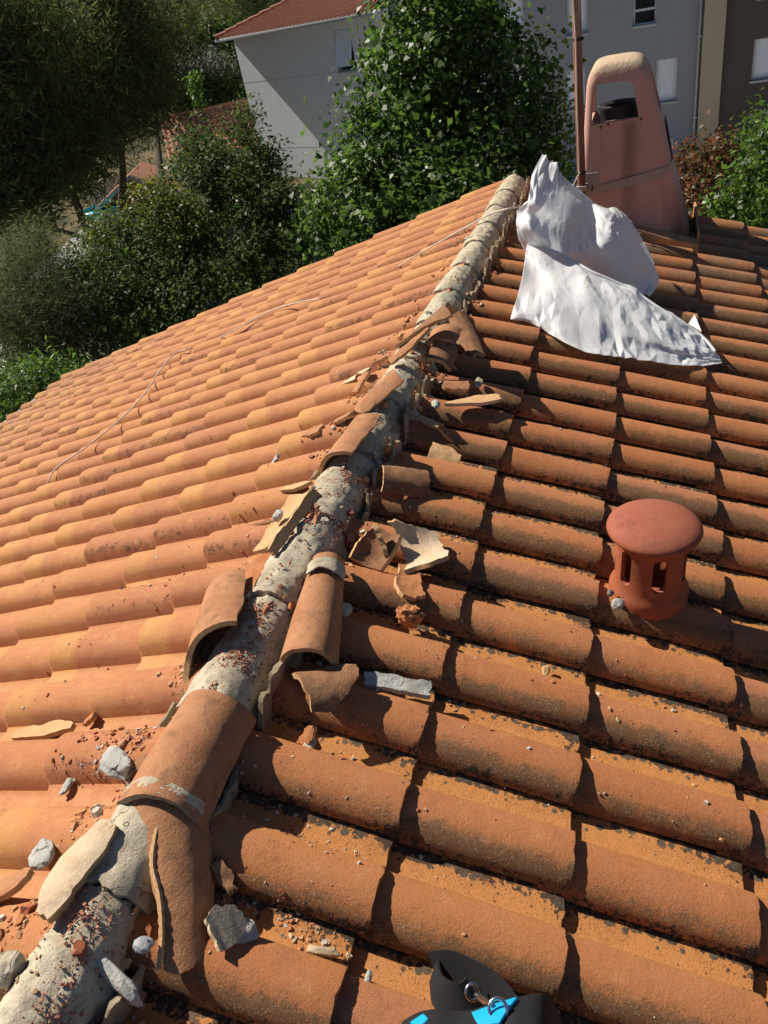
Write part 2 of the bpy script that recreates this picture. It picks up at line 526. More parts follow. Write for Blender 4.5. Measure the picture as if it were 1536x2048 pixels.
slope_parts = {}
for side, mat in (('R', M_TR), ('L', M_TL)):
    sg = 1 if side == 'R' else -1
    # boarded deck under the tiles
    xe = 4.70; y0, y1 = -2.0, 4.93
    hz = lambda x, h: -abs(x) * math.tan(AL) + h
    vs_ = []
    for x in (0.0, sg * xe):
        for y in (y0, y1):
            vs_.append((x, y, hz(x, -.035))); vs_.append((x, y, hz(x, -.14)))
    fs = [(0, 2, 6, 4), (1, 5, 7, 3), (0, 1, 3, 2), (4, 6, 7, 5), (0, 4, 5, 1), (2, 3, 7, 6)]
    bm = bmesh.new()
    bv = [bm.verts.new(v) for v in vs_]
    for f in fs: bm.faces.new([bv[q] for q in f])
    deck = from_bm('roof_slope', bm, M_DECK, house, False)
    deck['label'] = 'right slope in brown lichen-stained roll tiles' if side == 'R' else 'left slope in sunny orange roll tiles'
    slope_parts[side] = deck
    meshes = [tile_mesh('roof_tile', k, mat) for k in range(6)]
    rs = np.random.RandomState(11 if side == 'R' else 12)
    JV = []; JF = []; JU = []
    inv = world_of(deck).inverted()
    for i in ROWS[side]:
        for j in COLS[side]:
            M = frame(side, i, j, rs); k = rs.randint(6); rv = rs.rand()
            if (side, i, j) in SHOW:
                o = bpy.data.objects.new('roof_tile', meshes[k])
                COL.objects.link(o)
                o.parent = deck; o.matrix_parent_inverse = inv; o.matrix_basis = M
            else:
                V, F, UV = VAR[k]
                b = sum(len(a) for a in JV)
                A = np.array(M)
                JV.append(V @ A[:3, :3].T + A[:3, 3]); JF += [tuple(q + b for q in f) for f in F]
                uv = UV.copy(); uv[:, 2] = rv; JU.append(uv)
    me = bpy.data.meshes.new('more_roof_tiles')
    me.from_pydata(np.concatenate(JV).tolist(), [], JF)
    add_uv(me, np.concatenate(JU))
    o = finish('more_roof_tiles', me, mat, deck, True, 38)
    o['kind'] = 'stuff'

# ---- walls under the roof (seen only when stepping aside)
zt = -4.45 * math.tan(AL) - .12
for nm, c, s in (('wall', (-4.35, 1.4, (zt - 6.6) / 2), (.25, 6.6, 6.6 + zt)), ('wall', (4.35, 1.4, (zt - 6.6) / 2), (.25, 6.6, 6.6 + zt))):
    box(nm, c, s, M_RENDER, house)
for yy in (4.7, -1.9):
    bm = bmesh.new()
    P = [(-4.2, -6.6), (4.2, -6.6), (4.2, -4.2 * math.tan(AL) - .17), (0, -.17), (-4.2, -4.2 * math.tan(AL) - .17)]
    a = [bm.verts.new((x, yy - .1, z)) for x, z in P]; b = [bm.verts.new((x, yy + .1, z)) for x, z in P]
    bm.faces.new(a); bm.faces.new(b[::-1])
    for q in range(5): bm.faces.new((a[q], b[q], b[(q + 1) % 5], a[(q + 1) % 5]))
    from_bm('gable_wall', bm, M_RENDER, house, False)
for sg in (-1, 1):
    V, F = [], []
    box('gutter', (sg * 4.78, 1.45, -4.78 * math.tan(AL) - .07), (.11, 6.9, .09), plain('gutter_zinc', (.35, .36, .36), .5, metal=.6), house, bevel=.02)

# ------------------------------------------------------------------ the ridge: bare mortar bedding, two clay tiles left on it
ridge = empty('ridge', (0.045, 1.5, 0), house)
def core_r(yy, y0, y1, seed, phi):
    t = (yy - y0) / (y1 - y0)
    r = 1.07 - .13 * t
    r -= .05 * math.exp(-((1 - t) * 14)) + .03 * math.exp(-(t * 22))
    return r
joints = [-.98, -.60, -.25, .17, .53, .89, 1.25, 1.60, 1.95, 2.32, 2.70, 3.06, 3.42, 3.78, 4.14, 4.50, 4.93]
for k in range(len(joints) - 1):
    y0, y1 = joints[k], joints[k + 1]
    rs = np.random.RandomState(100 + k)
    ny, nph = 40, 36
    ys = np.linspace(y0 + .002, y1 - .002, ny); ph = np.linspace(-.12, math.pi + .12, nph)
    YY, PH = np.meshgrid(ys, ph, indexing='ij')
    t = (YY - y0) / (y1 - y0)
    wob = fbm(np.stack([PH * 1.3, np.full_like(PH, k * 3.7), YY * 6], -1), 2, 3)
    r = 1.05 - .10 * t - .06 * np.exp(-(1 - t) * 16 - .9 * wob) - .04 * np.exp(-t * 20)
    cx = .045 + rs.uniform(-.006, .006)
    p = np.stack([cx + .088 * r * np.cos(PH), YY, -.03 + .095 * r * np.sin(PH)], -1)
    nr = np.stack([np.cos(PH), np.zeros_like(PH), np.sin(PH)], -1)
    d = .005 * fbm(p * 14, 4, 5) + .0025 * fbm(p * 60, 3, 9)
    low = np.clip(1 - np.sin(PH) * 2.2, 0, 1)
    d = d + low * .012 * (fbm(p * 25, 3, 21))
    # pits and spalls
    sp = vnoise(p * 22, 31); d = d - .008 * np.clip(sp - .45, 0, 1) * 2
    p = p + nr * d[..., None]
    # ragged ends
    rag = .010 * fbm(np.stack([PH * 3, np.full_like(PH, k), np.zeros_like(PH)], -1), 3, 2)
    wgt = np.clip((np.abs(t - .5) - .4) * 10, 0, 1)
    p[..., 1] += rag * wgt
    # skirts down to the tiles
    right = p[:, :1].copy(); right[..., 0] += .022; right[..., 2] -= .075
    left = p[:, -1:].copy(); left[..., 0] -= .022; left[..., 2] -= .06
    p = np.concatenate([right, p, left], 1)
    m = p.shape[1]
    V = p.reshape(-1, 3).tolist()
    F = [(a * m + b, a * m + b + 1, (a + 1) * m + b + 1, (a + 1) * m + b) for a in range(ny - 1) for b in range(m - 1)]
    for a in (0, ny - 1):
        c = len(V); V.append((cx, float(p[a, m // 2, 1]), -.06))
        for b in range(m - 1): F.append((a * m + b + 1, a * m + b, c) if a == 0 else (a * m + b, a * m + b + 1, c))
    mk('mortar_segment', V, F, M_MORT, ridge, True, 70)

# ragged fin of mortar and tile edge standing along the right foot of the bedding
def fin(y0, y1, x0, h, seed, side=1):
    rs = np.random.RandomState(seed)
    n = int((y1 - y0) / .008)
    V = []; F = []
    for k in range(n + 1):
        y = y0 + (y1 - y0) * k / n
        q = np.array([y * 9, seed, 0.])
        x = x0 + .008 * float(fbm(q, 3)) 
        top = h * (1 + .5 * float(fbm(q * 3 + 5, 3))) * min(1, (k + 1) / 6, (n - k + 1) / 6)
        th = .006 * (1 + .6 * float(fbm(q * 4 + 9, 3)))
        zb = -abs(x) * math.tan(AL) - .03
        lean = side * .018
        V += [(x - th - side * .002, y, zb), (x + lean - th, y, zb + .03 + top), (x + lean + th * .8, y, zb + .03 + top * .96), (x + th + .004, y, zb)]
    for k in range(n):
        for q in range(3):
            F.append((4 * k + q, 4 * k + q + 1, 4 * k + q + 5, 4 * k + q + 4))
    F.append((0, 1, 2, 3)); F.append((4 * n + 3, 4 * n + 2, 4 * n + 1, 4 * n))
    return mk('bedding_edge', V, F, M_MORT2, ridge, True, 50)
for k, (a, b, h) in enumerate([(-.75, -.30, .03), (-.22, .16, .022), (.19, .52, .05), (.93, 1.42, .05), (1.46, 1.92, .055), (2.42, 2.98, .06), (3.02, 3.62, .06), (3.66, 4.25, .06), (4.28, 4.90, .06)]):
    fin(a, b, .137, h, 40 + k)
for k, (a, b) in enumerate([(-.7, -.2), (.0, .45), (.5, .86), (.9, 1.3), (1.7, 2.1), (2.6, 3.3), (3.35, 4.9)]):
    fin(a, b, -.058, .012, 60 + k, -1)

# ---- curved clay pieces
UPN = {'R': Vector((SA, 0, CA)), 'L': Vector((-SA, 0, CA)), 'C': Vector((0, 0, 1))}
def lerpl(lst, t):
    lst = lst if hasattr(lst, '__len__') else [lst, lst]
    return np.interp(t, np.linspace(0, 1, len(lst)), lst)
def piece(name, P0, P1, up, R, aL, aR, t0=0.0, t1=1.0, roll=0, concave=False, mats=None, thick=.013, seed=0, jag=.006, R1=None, parent=None, na=16, nt=18):
    """a fragment of barrel tile: crest line P0-P1, arc from aL to aR degrees, broken edges"""
    rs = np.random.RandomState(seed + 500)
    P0, P1 = Vector(P0), Vector(P1)
    d = P1 - P0; L = d.length; dh = d / L
    n = UPN[up] if isinstance(up, str) else Vector(up)
    n = (n - dh * n.dot(dh)).normalized()
    n = Matrix.Rotation(rad(roll), 3, dh) @ n
    b = dh.cross(n)
    P0n, dn, nn, bn = (np.array(q) for q in (P0, d, n, b))
    aa = np.linspace(0, 1, na); tt = np.linspace(0, 1, nt)
    A, T = np.meshgrid(aa, tt, indexing='ij')
    noise1 = fbm(np.stack([aa * 5 + seed, aa * 0, aa * 0 + 1], -1), 4, 1) * jag / L
    noise2 = fbm(np.stack([aa * 5 + seed, aa * 0, aa * 0 + 7], -1), 4, 2) * jag / L
    lo = lerpl(t0, aa) + noise1; hi = lerpl(t1, aa) + noise2
    TT = lo[:, None] + (hi - lo)[:, None] * T
    RR = R + ((R1 if R1 else R) - R) * TT
    nl = fbm(np.stack([tt * 5 + seed, tt * 0, tt * 0 + 3], -1), 4, 3) * jag / R
    nr_ = fbm(np.stack([tt * 5 + seed, tt * 0, tt * 0 + 5], -1), 4, 4) * jag / R
    l = np.radians(lerpl(aL, TT)) + nl[None, :]; r = np.radians(lerpl(aR, TT)) + nr_[None, :]
    AN = l + (r - l) * A
    sgn = -1 if concave else 1
    cen = P0n + TT[..., None] * dn - sgn * nn * R
    def shell(rr):
        return cen + rr[..., None] * (sgn * np.cos(AN)[..., None] * nn + np.sin(AN)[..., None] * bn)
    wob = .0015 * fbm(np.stack([AN * 4, TT * 6, AN * 0 + seed], -1), 3, 6)
    top = shell(RR + wob)
    bot = shell(RR + wob + (thick if concave else -thick))
    N = na * nt
    V = np.concatenate([top.reshape(-1, 3), bot.reshape(-1, 3)]).tolist()
    F = []; FM = []
    id_ = lambda i, j, k: k * N + i * nt + j
    for i in range(na - 1):
        for j in range(nt - 1):
            F.append((id_(i, j, 0), id_(i, j + 1, 0), id_(i + 1, j + 1, 0), id_(i + 1, j, 0))); FM.append(0)
            F.append((id_(i, j, 1), id_(i + 1, j, 1), id_(i + 1, j + 1, 1), id_(i, j + 1, 1))); FM.append(1)
    for i in range(na - 1):
        for j in (0, nt - 1):
            F.append((id_(i, j, 0), id_(i + 1, j, 0), id_(i + 1, j, 1), id_(i, j, 1))); FM.append(2)
    for j in range(nt - 1):
        for i in (0, na - 1):
            F.append((id_(i, j, 0), id_(i, j, 1), id_(i, j + 1, 1), id_(i, j + 1, 0))); FM.append(2)
    o = mk(name, V, F, mats or [M_WEA, M_FRE, M_FRE], None, False, None, FM)
    bm = bmesh.new(); bm.from_mesh(o.data); bmesh.ops.recalc_face_normals(bm, faces=bm.faces); bm.to_mesh(o.data); bm.free()
    o.data.polygons.foreach_set('use_smooth', [True] * len(o.data.polygons)); o.data.set_sharp_from_angle(angle=rad(45))
    # put the origin at the piece itself
    c = Vector(np.mean(np.array(V), 0)); o.data.transform(Matrix.Translation(-c)); o.location = c
    if parent: setpar(o, parent)
    return o
ridge_mats = [M_WEA, M_FRE, M_FRE]
o = piece('ridge_tile', (.066, .185, .086), (.070, -.085, .092), 'C', .092, -86, 78, 0, [1.02, .98, 1.0, 1.05, .96], mats=[M_WEA, M_FRE, M_MORT2], seed=1, jag=.004, parent=ridge, R1=.097)
o['label'] = 'dusty brown ridge tile still bedded on the mortar, smeared with grey cement'
o = piece('ridge_tile', (.078, -.045, .084), (0.228,-0.331,-0.015), 'R', .092, [-88, -80, -72, -64, -56, -46], [66, 38, 20, 13, 10, 8], [-.10, -.04, 0, .03], [.86, .95, 1.0, .99, .97], mats=[M_WEA, M_FRE, M_FRE], seed=2, jag=.006, parent=ridge, roll=0)
o['label'] = 'split ridge tile with a long pale broken edge'
V, F = tube_arrays(spline([(0.100,-0.110,0.058), (0.113,-0.155,0.051), (0.128,-0.191,0.042), (0.159,-0.229,0.029), (0.184,-0.271,0.015), (0.200,-0.308,0.004), (0.207,-0.332,-0.004)], 6), [.004 + .0025 * abs(math.sin(q * 1.3)) for q in range(37)], 6)
mk('broken_edge', V, F, M_FRE, ridge)
piece('cement_smear', (.069, -.045, .0945), (.070, -.078, .0955), 'C', .0985, -70, 74, [0, .3, .0, .2, .1], [1, .8, 1.1, .9, 1], mats=[M_MORT] * 3, seed=71, jag=.008, parent=ridge, thick=.006)

# ------------------------------------------------------------------ chimney
def chim_mat():
    g = G('pink_chimney_render')
    p = g.pos()
    x, y, z = g.xyz(p)
    big = g.noise(p, 4, 4); med = g.noise(p, 22, 5, .65); fine = g.noise(p, 180, 5, .7)
    col = g.mix(big, (.50, .295, .24), (.58, .36, .30))
    # rain streaks running down from the openings
    st = g.noise(g.n('VectorMath', {0: p, 1: (14, 3, 1.0)}, operation='MULTIPLY').outputs[0], 1.0, 4, .7)
    str_ = g.mul(g.step(g.math('ABSOLUTE', g.sub(g.add(x, g.mul(st, .05)), .845)), .075, .0), g.step(z, -.42, .38, .35, 1))
    str_ = g.mul(str_, g.step(z, .41, .37))
    col = g.mix(g.mul(str_, .8), col, (.22, .15, .08))
    str2 = g.step(st, .52, .72)
    col = g.mix(g.mul(str2, .45), col, (.40, .22, .16))
    col = g.mix(g.mul(g.step(med, .5, .7), .3), col, (.42, .26, .2))
    soot = g.mul(g.step(g.add(x, g.mul(med, .12)), 1.06, 1.2), g.step(z, .1, -.25))
    col = g.mix(g.mul(soot, .75), col, (.07, .055, .045))
    top = g.step(g.add(z, g.mul(med, .04)), .655, .69)
    col = g.mix(top, col, g.mix(fine, (.42, .30, .18), (.62, .50, .36)))
    h = g.add(g.mul(fine, .3), g.mul(med, .3))
    h = g.add(h, g.mul(top, g.mul(g.noise(p, 60, 4, .7), 2.0)))
    return g.done(col, .9, g.bump(h, .6, .008), .2)
M_CHIM = chim_mat()
def ring(cx0, cx1, cy0, cy1, z, r, n=6):
    out = []
    for (px, py, a0) in ((cx1 - r, cy1 - r, 0), (cx0 + r, cy1 - r, 90), (cx0 + r, cy0 + r, 180), (cx1 - r, cy0 + r, 270)):
        for k in range(n + 1):
            a = rad(a0 + 90 * k / n)
            out.append((px + r * math.cos(a), py + r * math.sin(a), z))
    return out
def loft(rings):
    V = [v for r in rings for v in r]; n = len(rings[0]); F = []
    for k in range(len(rings) - 1):
        for q in range(n): F.append((k * n + q, k * n + (q + 1) % n, (k + 1) * n + (q + 1) % n, (k + 1) * n + q))
    F.append(tuple(range(n))[::-1]); F.append(tuple(range((len(rings) - 1) * n, len(rings) * n)))
    return V, F
def chx(z):      # left and right faces at height z
    return (.500 + .075 * (z + .42), 1.225 - .285 * (z + .42))
rings = []
for z in (-.52, -.36, -.1, .15, .36, .50, .59, .63, .66, .68, .692, .70):
    a, b = chx(z); s = max(0, (z - .59) / .11); ins = .065 * (1 - math.sqrt(max(0, 1 - s * s)))
    t = (z + .42) / 1.1
    rings.append(ring(a + ins, b - ins, 4.36 + .05 * t + ins * .8, 4.93 - .07 * t - ins * .8, z, .045 + .02 * s))
V, F = loft(rings)
body = mk('tmp', V, F)
cuts = []
arch = []
for (x, z) in ((.603, .392), (.872, .400)): arch.append((x, z))
for k in range(7):
    a = rad(0 + 90 * k / 6); arch.append((.790 + .055 * math.cos(a), .545 + .055 * math.sin(a)))
for k in range(7):
    a = rad(90 + 90 * k / 6); arch.append((0.660 + .05 * math.cos(a), .552 + .05 * math.sin(a)))
bm = bmesh.new()
va = [bm.verts.new((x, 4.0, z)) for x, z in arch]; vb = [bm.verts.new((x, 5.3, z)) for x, z in arch]
bm.faces.new(va); bm.faces.new(vb[::-1])
for q in range(len(arch)): bm.faces.new((va[q], vb[q], vb[(q + 1) % len(arch)], va[(q + 1) % len(arch)]))
cuts.append(from_bm('c1', bm))
archy = [(4.46, .395), (4.82, .395), (4.80, .54), (4.76, .59), (4.70, .6), (4.58, .6), (4.52, .59), (4.48, .54)]
bm = bmesh.new()
va = [bm.verts.new((.2, y, z)) for y, z in archy]; vb = [bm.verts.new((1.5, y, z)) for y, z in archy]
bm.faces.new(va); bm.faces.new(vb[::-1])
for q in range(len(archy)): bm.faces.new((va[q], vb[q], vb[(q + 1) % len(archy)], va[(q + 1) % len(archy)]))
bmesh.ops.recalc_face_normals(bm, faces=bm.faces)
cuts.append(from_bm('c2', bm))
V, F = loft([ring(.60, .96 - .04 * (z > .5), 4.45, 4.82, z, .04) for z in (.10, .44, .60)])
cuts.append(mk('c3', V, F))
chimney = boolean(body, cuts, 'chimney', M_CHIM, house)
chimney['label'] = 'pink rendered chimney tapering up to a rounded open cowl'
M_SOOT = plain('soot_pot', (.035, .035, .038), .5)
V, F = lathe_arrays([(.10, .12), (.115, .40), (.135, .43), (.14, .455), (.12, .462), (.09, .45), (.085, .2)], 32, Matrix.Translation((.76, 4.62, 0)))
mk('flue_pot', V, F, M_SOOT, chimney)
M_BOARD = plain('weathered_board', (.42, .24, .12), .8, var=.3, sc=14)
zf = lambda x: -x * math.tan(AL)
bm = bmesh.new()
for xa, xb in ((.50, 1.235),):
    q = [(xa, 4.235, zf(xa) + .0), (xb, 4.235, zf(xb) + .0), (xb, 4.235, zf(xb) + .055), (xa, 4.235, zf(xa) + .055)]
    a = [bm.verts.new(v) for v in q]; b = [bm.verts.new((v[0], 4.36, v[2] + .004)) for v in q]
    bm.faces.new(a); bm.faces.new(b[::-1])
    for k in range(4): bm.faces.new((a[k], b[k], b[(k + 1) % 4], a[(k + 1) % 4]))
from_bm('flashing_board', bm, M_BOARD, chimney, False)
bm = bmesh.new()
q = [(1.228, 4.325, -.40), (1.242, 4.325, -.40), (1.242, 4.98, -.40), (1.228, 4.98, -.40)]
a = [bm.verts.new(v) for v in q]; b = [bm.verts.new((v[0], v[1], -.265)) for v in q]
bm.faces.new(a); bm.faces.new(b[::-1])
for k in range(4): bm.faces.new((a[k], b[k], b[(k + 1) % 4], a[(k + 1) % 4]))
from_bm('flashing_board', bm, M_BOARD, chimney, False)
for p in ((.66, .375), (.70, .385), (.885, .392)):
    V, F = lathe_arrays([(.0, .012), (.006, .010), (.007, 0)], 10, Matrix.Translation((p[0], 4.392, p[1])) @ Matrix.Rotation(rad(90), 4, 'X'))
    mk('screw', V, F, M_SOOT, chimney)

# ------------------------------------------------------------------ roof vent lantern
def vent_mat():
    g = G('red_clay_vent')
    p = g.obj()
    fine = g.noise(p, 160, 5, .7); med = g.noise(p, 18, 5)
    col = g.mix(med, (.25, .066, .030), (.34, .10, .046))
    grime = g.step(g.add(g.mul(g.noise(p, 30, 5, .7), .7), g.mul(fine, .3)), .52, .66)
    col = g.mix(g.mul(grime, .45), col, (.10, .045, .03))
    z = g.xyz(g.n('NewGeometry').outputs['Normal'])[2]
    dust = g.step(z, .3, .95)
    sp = g.step(g.noise(p, 230, 3, .7), .58, .68)
    col = g.mix(g.mul(sp, g.mul(dust, .6)), col, (.50, .26, .19))
    col = g.mix(g.mul(dust, g.mul(med, .7)), col, (.32, .115, .085))
    blot = g.step(g.noise(p, 12, 4, .6), .56, .64)
    col = g.mix(g.mul(blot, .35), col, (.16, .06, .045))
    return g.done(col, .8, g.bump(fine, .4, .002), .25)
M_VENT = vent_mat()
VB = Vector((.975, .985, -.262))
MV = Matrix.Translation(VB) @ Matrix.Rotation(rad(2.5), 4, 'Y') @ Matrix.Diagonal((1, 1, .88, 1))
prof = [(.0, -.10), (.102, -.10), (.108, -.02), (.108, .012), (.108, .034), (.104, .043), (.099, .054), (.094, .070), (.092, .14), (.092, .20), (.094, .238), (.099, .252), (.085, .256), (.078, .25), (.077, .2), (.078, .08), (.066, .01), (.0, .008)]
V, F = lathe_arrays(prof, 64)
vb_ = mk('tmp', V, F)
bm = bmesh.new(); bm.from_mesh(vb_.data); bmesh.ops.remove_doubles(bm, verts=bm.verts, dist=1e-5); bmesh.ops.recalc_face_normals(bm, faces=bm.faces); bm.to_mesh(vb_.data); bm.free()
cuts = []
for k in range(6):
    a = rad(-76 + 60 * k)
    bm = bmesh.new()
    pts = []
    for q in range(9):
        an = rad(180 * q / 8); pts.append((.0185 * math.cos(an), .195 + .0185 * math.sin(an)))
    for q in range(9):
        an = rad(180 + 180 * q / 8); pts.append((.0185 * math.cos(an), .105 + .0185 * math.sin(an)))
    va = [bm.verts.new((.04, x, z)) for x, z in pts]; vc = [bm.verts.new((.13, x, z)) for x, z in pts]
    bm.faces.new(va); bm.faces.new(vc[::-1])
    for q in range(len(pts)): bm.faces.new((va[q], vc[q], vc[(q + 1) % len(pts)], va[(q + 1) % len(pts)]))
    bmesh.ops.transform(bm, matrix=Matrix.Rotation(a, 4, 'Z'), verts=bm.verts)
    cuts.append(from_bm('c', bm))
vent = boolean(vb_, cuts, 'roof_vent', M_VENT, None)
vent.matrix_basis = MV
setpar(vent, house)
vent['label'] = 'red clay lantern vent with slotted body'
V, F = lathe_arrays([(.0, .246), (.104, .247), (.116, .2505), (.122, .256), (.124, .263), (.122, .270), (.115, .278), (.100, .287), (.080, .295), (.058, .300), (.03, .303), (.0, .304)], 64, MV)
o = mk('vent_cap', V, F, M_VENT, vent)
bm = bmesh.new(); bm.from_mesh(o.data); bmesh.ops.remove_doubles(bm, verts=bm.verts, dist=1e-5); bmesh.ops.recalc_face_normals(bm, faces=bm.faces); bm.to_mesh(o.data); bm.free()

# ================================================================== LOOSE THINGS ON THE ROOF
GRP = 'broken ridge tile pieces strewn along the ridge'
def loose(label, *a, name='tile_fragment', cat='tile fragment', **k):
    o = piece(name, *a, **k)
    return tag(o, label, cat, GRP)
WB = [M_WEB, M_FRE, M_FRE]; WW = [M_WEA, M_FRE, M_FRE]; CC = [M_CRE, M_WEA, M_FRE]; FF = [M_FRE, M_WEA, M_FRE]; OO = [M_ORA, M_FRE, M_FRE]
# --- left of the bare mortar, near to far
loose('large arched half tile gaping towards the viewer, tipped onto the left slope', (-0.016,0.328,0.115), (-0.118,0.584,0.063), 'L', .108, [-112, -92, -70], [44, 46, 42], [-.75, -.22, -.02, .0, .05], [1, 1, 1, 1, 1], mats=WW, seed=3, roll=-8)
loose('small plain orange wedge tucked between arched half tile and mortar ridge', (-0.005,0.517,0.061), (-0.072,0.718,0.030), 'L', .11, [-8, -18, -26], [2, 16, 26], mats=[M_ORA, M_FRE, M_CRE], seed=4, roll=4)
loose('long pale channel-shaped piece with yellow inner face and white lump on it', (-0.059,0.737,0.034), (-0.028,1.003,0.049), 'L', .12, [-20, -30, -32], [24, 26, 20], concave=True, mats=[M_FRE, M_WEA, M_CRE], seed=5, roll=-14)
loose('upright narrow rim of pale clay along the channel-shaped piece', (0.009,0.672,0.081), (0.033,0.960,0.083), 'L', .4, [-2.5, -3, -2], [2, 2.4, 2], mats=FF, seed=6, roll=70)
loose('thin dark splinter left of the channel-shaped piece', (-0.223,0.910,-0.021), (-0.090,0.880,0.030), 'L', .1, [-6, -8, -2], [3, 7, 2], mats=WB, seed=7, roll=-10)
loose('pale sliver lying above the channel-shaped piece', (-0.146,1.061,0.018), (-0.020,1.037,0.067), 'L', .15, [-6, -5, -1], [4, 6, 2], mats=FF, seed=8)
loose('curled grey-white strip lying in a channel of the left slope', (-0.477,1.314,-0.114), (-0.351,1.288,-0.075), 'L', .06, -22, 18, mats=[M_WHITE] * 3, seed=9, name='mortar_strip', cat='mortar')
loose('little grey-white finger of mortar leaning upward on left slope', (-0.329,1.288,-0.069), (-0.273,1.310,-0.005), 'L', .02, -40, 40, mats=[M_WHITE] * 3, seed=10, name='mortar_strip', cat='mortar')
loose('weathered half tile with an ochre outside, open end towards the eaves', (0.023,1.133,0.111), (0.051,1.365,0.120), 'L', .095, [-78, -70, -55], [42, 46, 46], [0, -.05, 0, .0, .02], mats=WW, seed=11, roll=-6)
loose('flat greyish chip resting on the roll left of the ochre half tile', (-0.238,1.467,-0.015), (-0.158,1.458,0.015), 'L', .3, [-5, -8, -6], [3, 5, 5], mats=WW, seed=12)
loose('squarish fragment standing behind the ochre half tile', (-0.104,1.494,0.031), (-0.030,1.482,0.069), 'L', .12, [-20, -22], [16, 18], mats=WW, seed=13, roll=-12)
loose('swept curved fragment with a pale lower rim bridging mortar and left slope', (-0.028,1.532,0.070), (0.098,1.624,0.160), 'L', .095, [-56, -62, -50], [42, 54, 54], [0, .02, -.08, -.14, -.05], mats=WW, seed=14, roll=-6)
loose('upright thick fragment next to the pale disc chip', (-0.117,1.714,0.022), (-0.087,1.796,0.068), 'L', .1, [-34, -28], [22, 24], mats=WW, seed=15, roll=-20)
loose('slim pale triangular flake pointing down the left slope', (-0.264,1.862,-0.028), (-0.154,1.875,0.016), 'L', .2, [-1, -5, -9], [1, 4, 7], mats=CC, seed=16)
loose('small rounded pale disc chip on the left slope', (-0.138,1.863,0.037), (-0.082,1.850,0.059), 'L', .2, [-3, -6, -3], [3, 6, 3], mats=CC, seed=17)
loose('straight narrow lath-like strip of tile leaning on the ridge', (0.010,1.840,0.092), (0.159,1.929,0.179), 'L', .1, [-13, -14, -7], [12, 12, 4], mats=WW, seed=18, roll=14)
loose('big dark-edged tile sheet slumped from the ridge over the left slope', (-0.021,2.026,0.072), (0.199,2.090,0.217), 'L', .14, [-18, -26, -36, -44], [8, 20, 36, 52], mats=WB, seed=19, roll=-16)
loose('short dark flake lying below the lath-like strip', (-0.120,2.003,0.016), (-0.060,2.004,0.039), 'L', .2, [-3, -3, -1], [2, 4, 1], mats=WB, seed=20)
# --- on top of the ridge
loose('small arched saddle of tile sitting on the crest of the ridge', (0.177,1.873,0.082), (0.163,2.071,0.078), 'C', .10, -12, 52, mats=WB, seed=21, roll=14)
loose('round-backed tile stub just above the arched saddle', (0.164,2.053,0.086), (0.156,2.201,0.084), 'C', .095, -40, 44, mats=WW, seed=22)
loose('full-length ridge tile lifted loose, grey band at its far end', (0.235,0.358,0.059), (0.159,0.718,0.072), 'R', .072, [-76, -72, -66], [84, 80, 72], mats=[M_WEA, M_FRE, M_FRE], seed=23, R1=.050, jag=.002, name='loose_ridge_tile', cat='ridge tile')
lrt = [q for q in bpy.data.objects if q.name.startswith('loose_ridge_tile')][0]
piece('cement_smear', (0.178,0.627,0.069), (0.168,0.677,0.071), 'R', .0555, -66, 74, [0, .2, 0, .1], [1, .9, 1.1, 1], mats=[M_MORT] * 3, seed=72, jag=.004, R1=.054, parent=lrt, thick=.004)
# --- right of the ridge, far to near
loose('long strip of tile leaning off the ridge onto the right slope', (0.147,2.431,0.049), (0.287,2.153,-0.035), 'R', .07, [-42, -48, -26], [32, 46, 30], mats=WB, seed=24, roll=10)
loose('cube-like stub of tile on the right slope', (0.227,1.803,0.009), (0.318,1.824,-0.008), 'R', .12, [-20, -22], [16, 15], mats=WW, seed=25)
loose('flat cream triangular shard propped on a roll of the right slope', (0.263,1.672,-0.007), (0.452,1.745,-0.033), 'R', .3, [-1, -7, -13, -13], [1, 2.5, 3, 0], mats=[M_FRE, M_WEA, M_CRE], seed=26, roll=-8)
loose('thin hook-shaped rib of clay arching over a channel', (0.189,1.555,0.005), (0.276,1.507,-0.006), 'R', .05, [-26, -20], [22, 18], mats=FF, seed=27, thick=.010)
loose('dark end of the hook-shaped rib resting in the channel', (0.275,1.511,-0.007), (0.324,1.486,-0.062), 'R', .05, [-12, -16, -8], [10, 14, 6], mats=WB, seed=28)
loose('speckled tan curved fragment nestled under a roll', (0.263,1.377,-0.038), (0.367,1.375,-0.070), 'R', .09, [-46, -42, -16], [40, 36, 22], mats=[M_FRE, M_WEA, M_FRE], seed=29, roll=22)
loose('short brown barrel piece lying crosswise, pointing down right slope', (0.186,1.139,0.048), (0.312,1.190,-0.006), 'R', .075, [-50, -55, -46], [62, 66, 60], mats=[M_WEB, M_FRE, M_FRE], seed=30)
loose('largest upturned shard, its pale hollow inside facing the sky', (0.324,0.833,-0.051), (0.417,0.888,-0.048), 'R', .10, [-62, -58, -40, -26], [40, 46, 40, 34], [-.10, 0, 0, .02, -.12], mats=[M_CRE, M_WEB, M_FRE], seed=31, concave=True, roll=0, jag=.012)
loose('crumbly orange tongue of clay below the pale hollow shard', (0.332,0.801,-0.049), (0.391,0.681,-0.056), 'R', .12, [-9, -14, -10, -8], [11, 12, 20, 14], mats=[M_ORA, M_ORA, M_FRE], seed=32, concave=True, jag=.01)
loose('upturned brown fragment left of the pale hollow shard', (0.228,0.775,-0.038), (0.257,0.878,0.005), 'R', .085, [-38, -34, -20], [30, 34, 36], mats=[M_WEB, M_WEA, M_FRE], seed=33, concave=True)
loose('thin pale blade of clay wedged between the two upturned shards', (0.284,0.811,-0.024), (0.248,0.861,0.040), 'R', .2, [-3, -4], [3, 3], mats=FF, seed=34, roll=62)
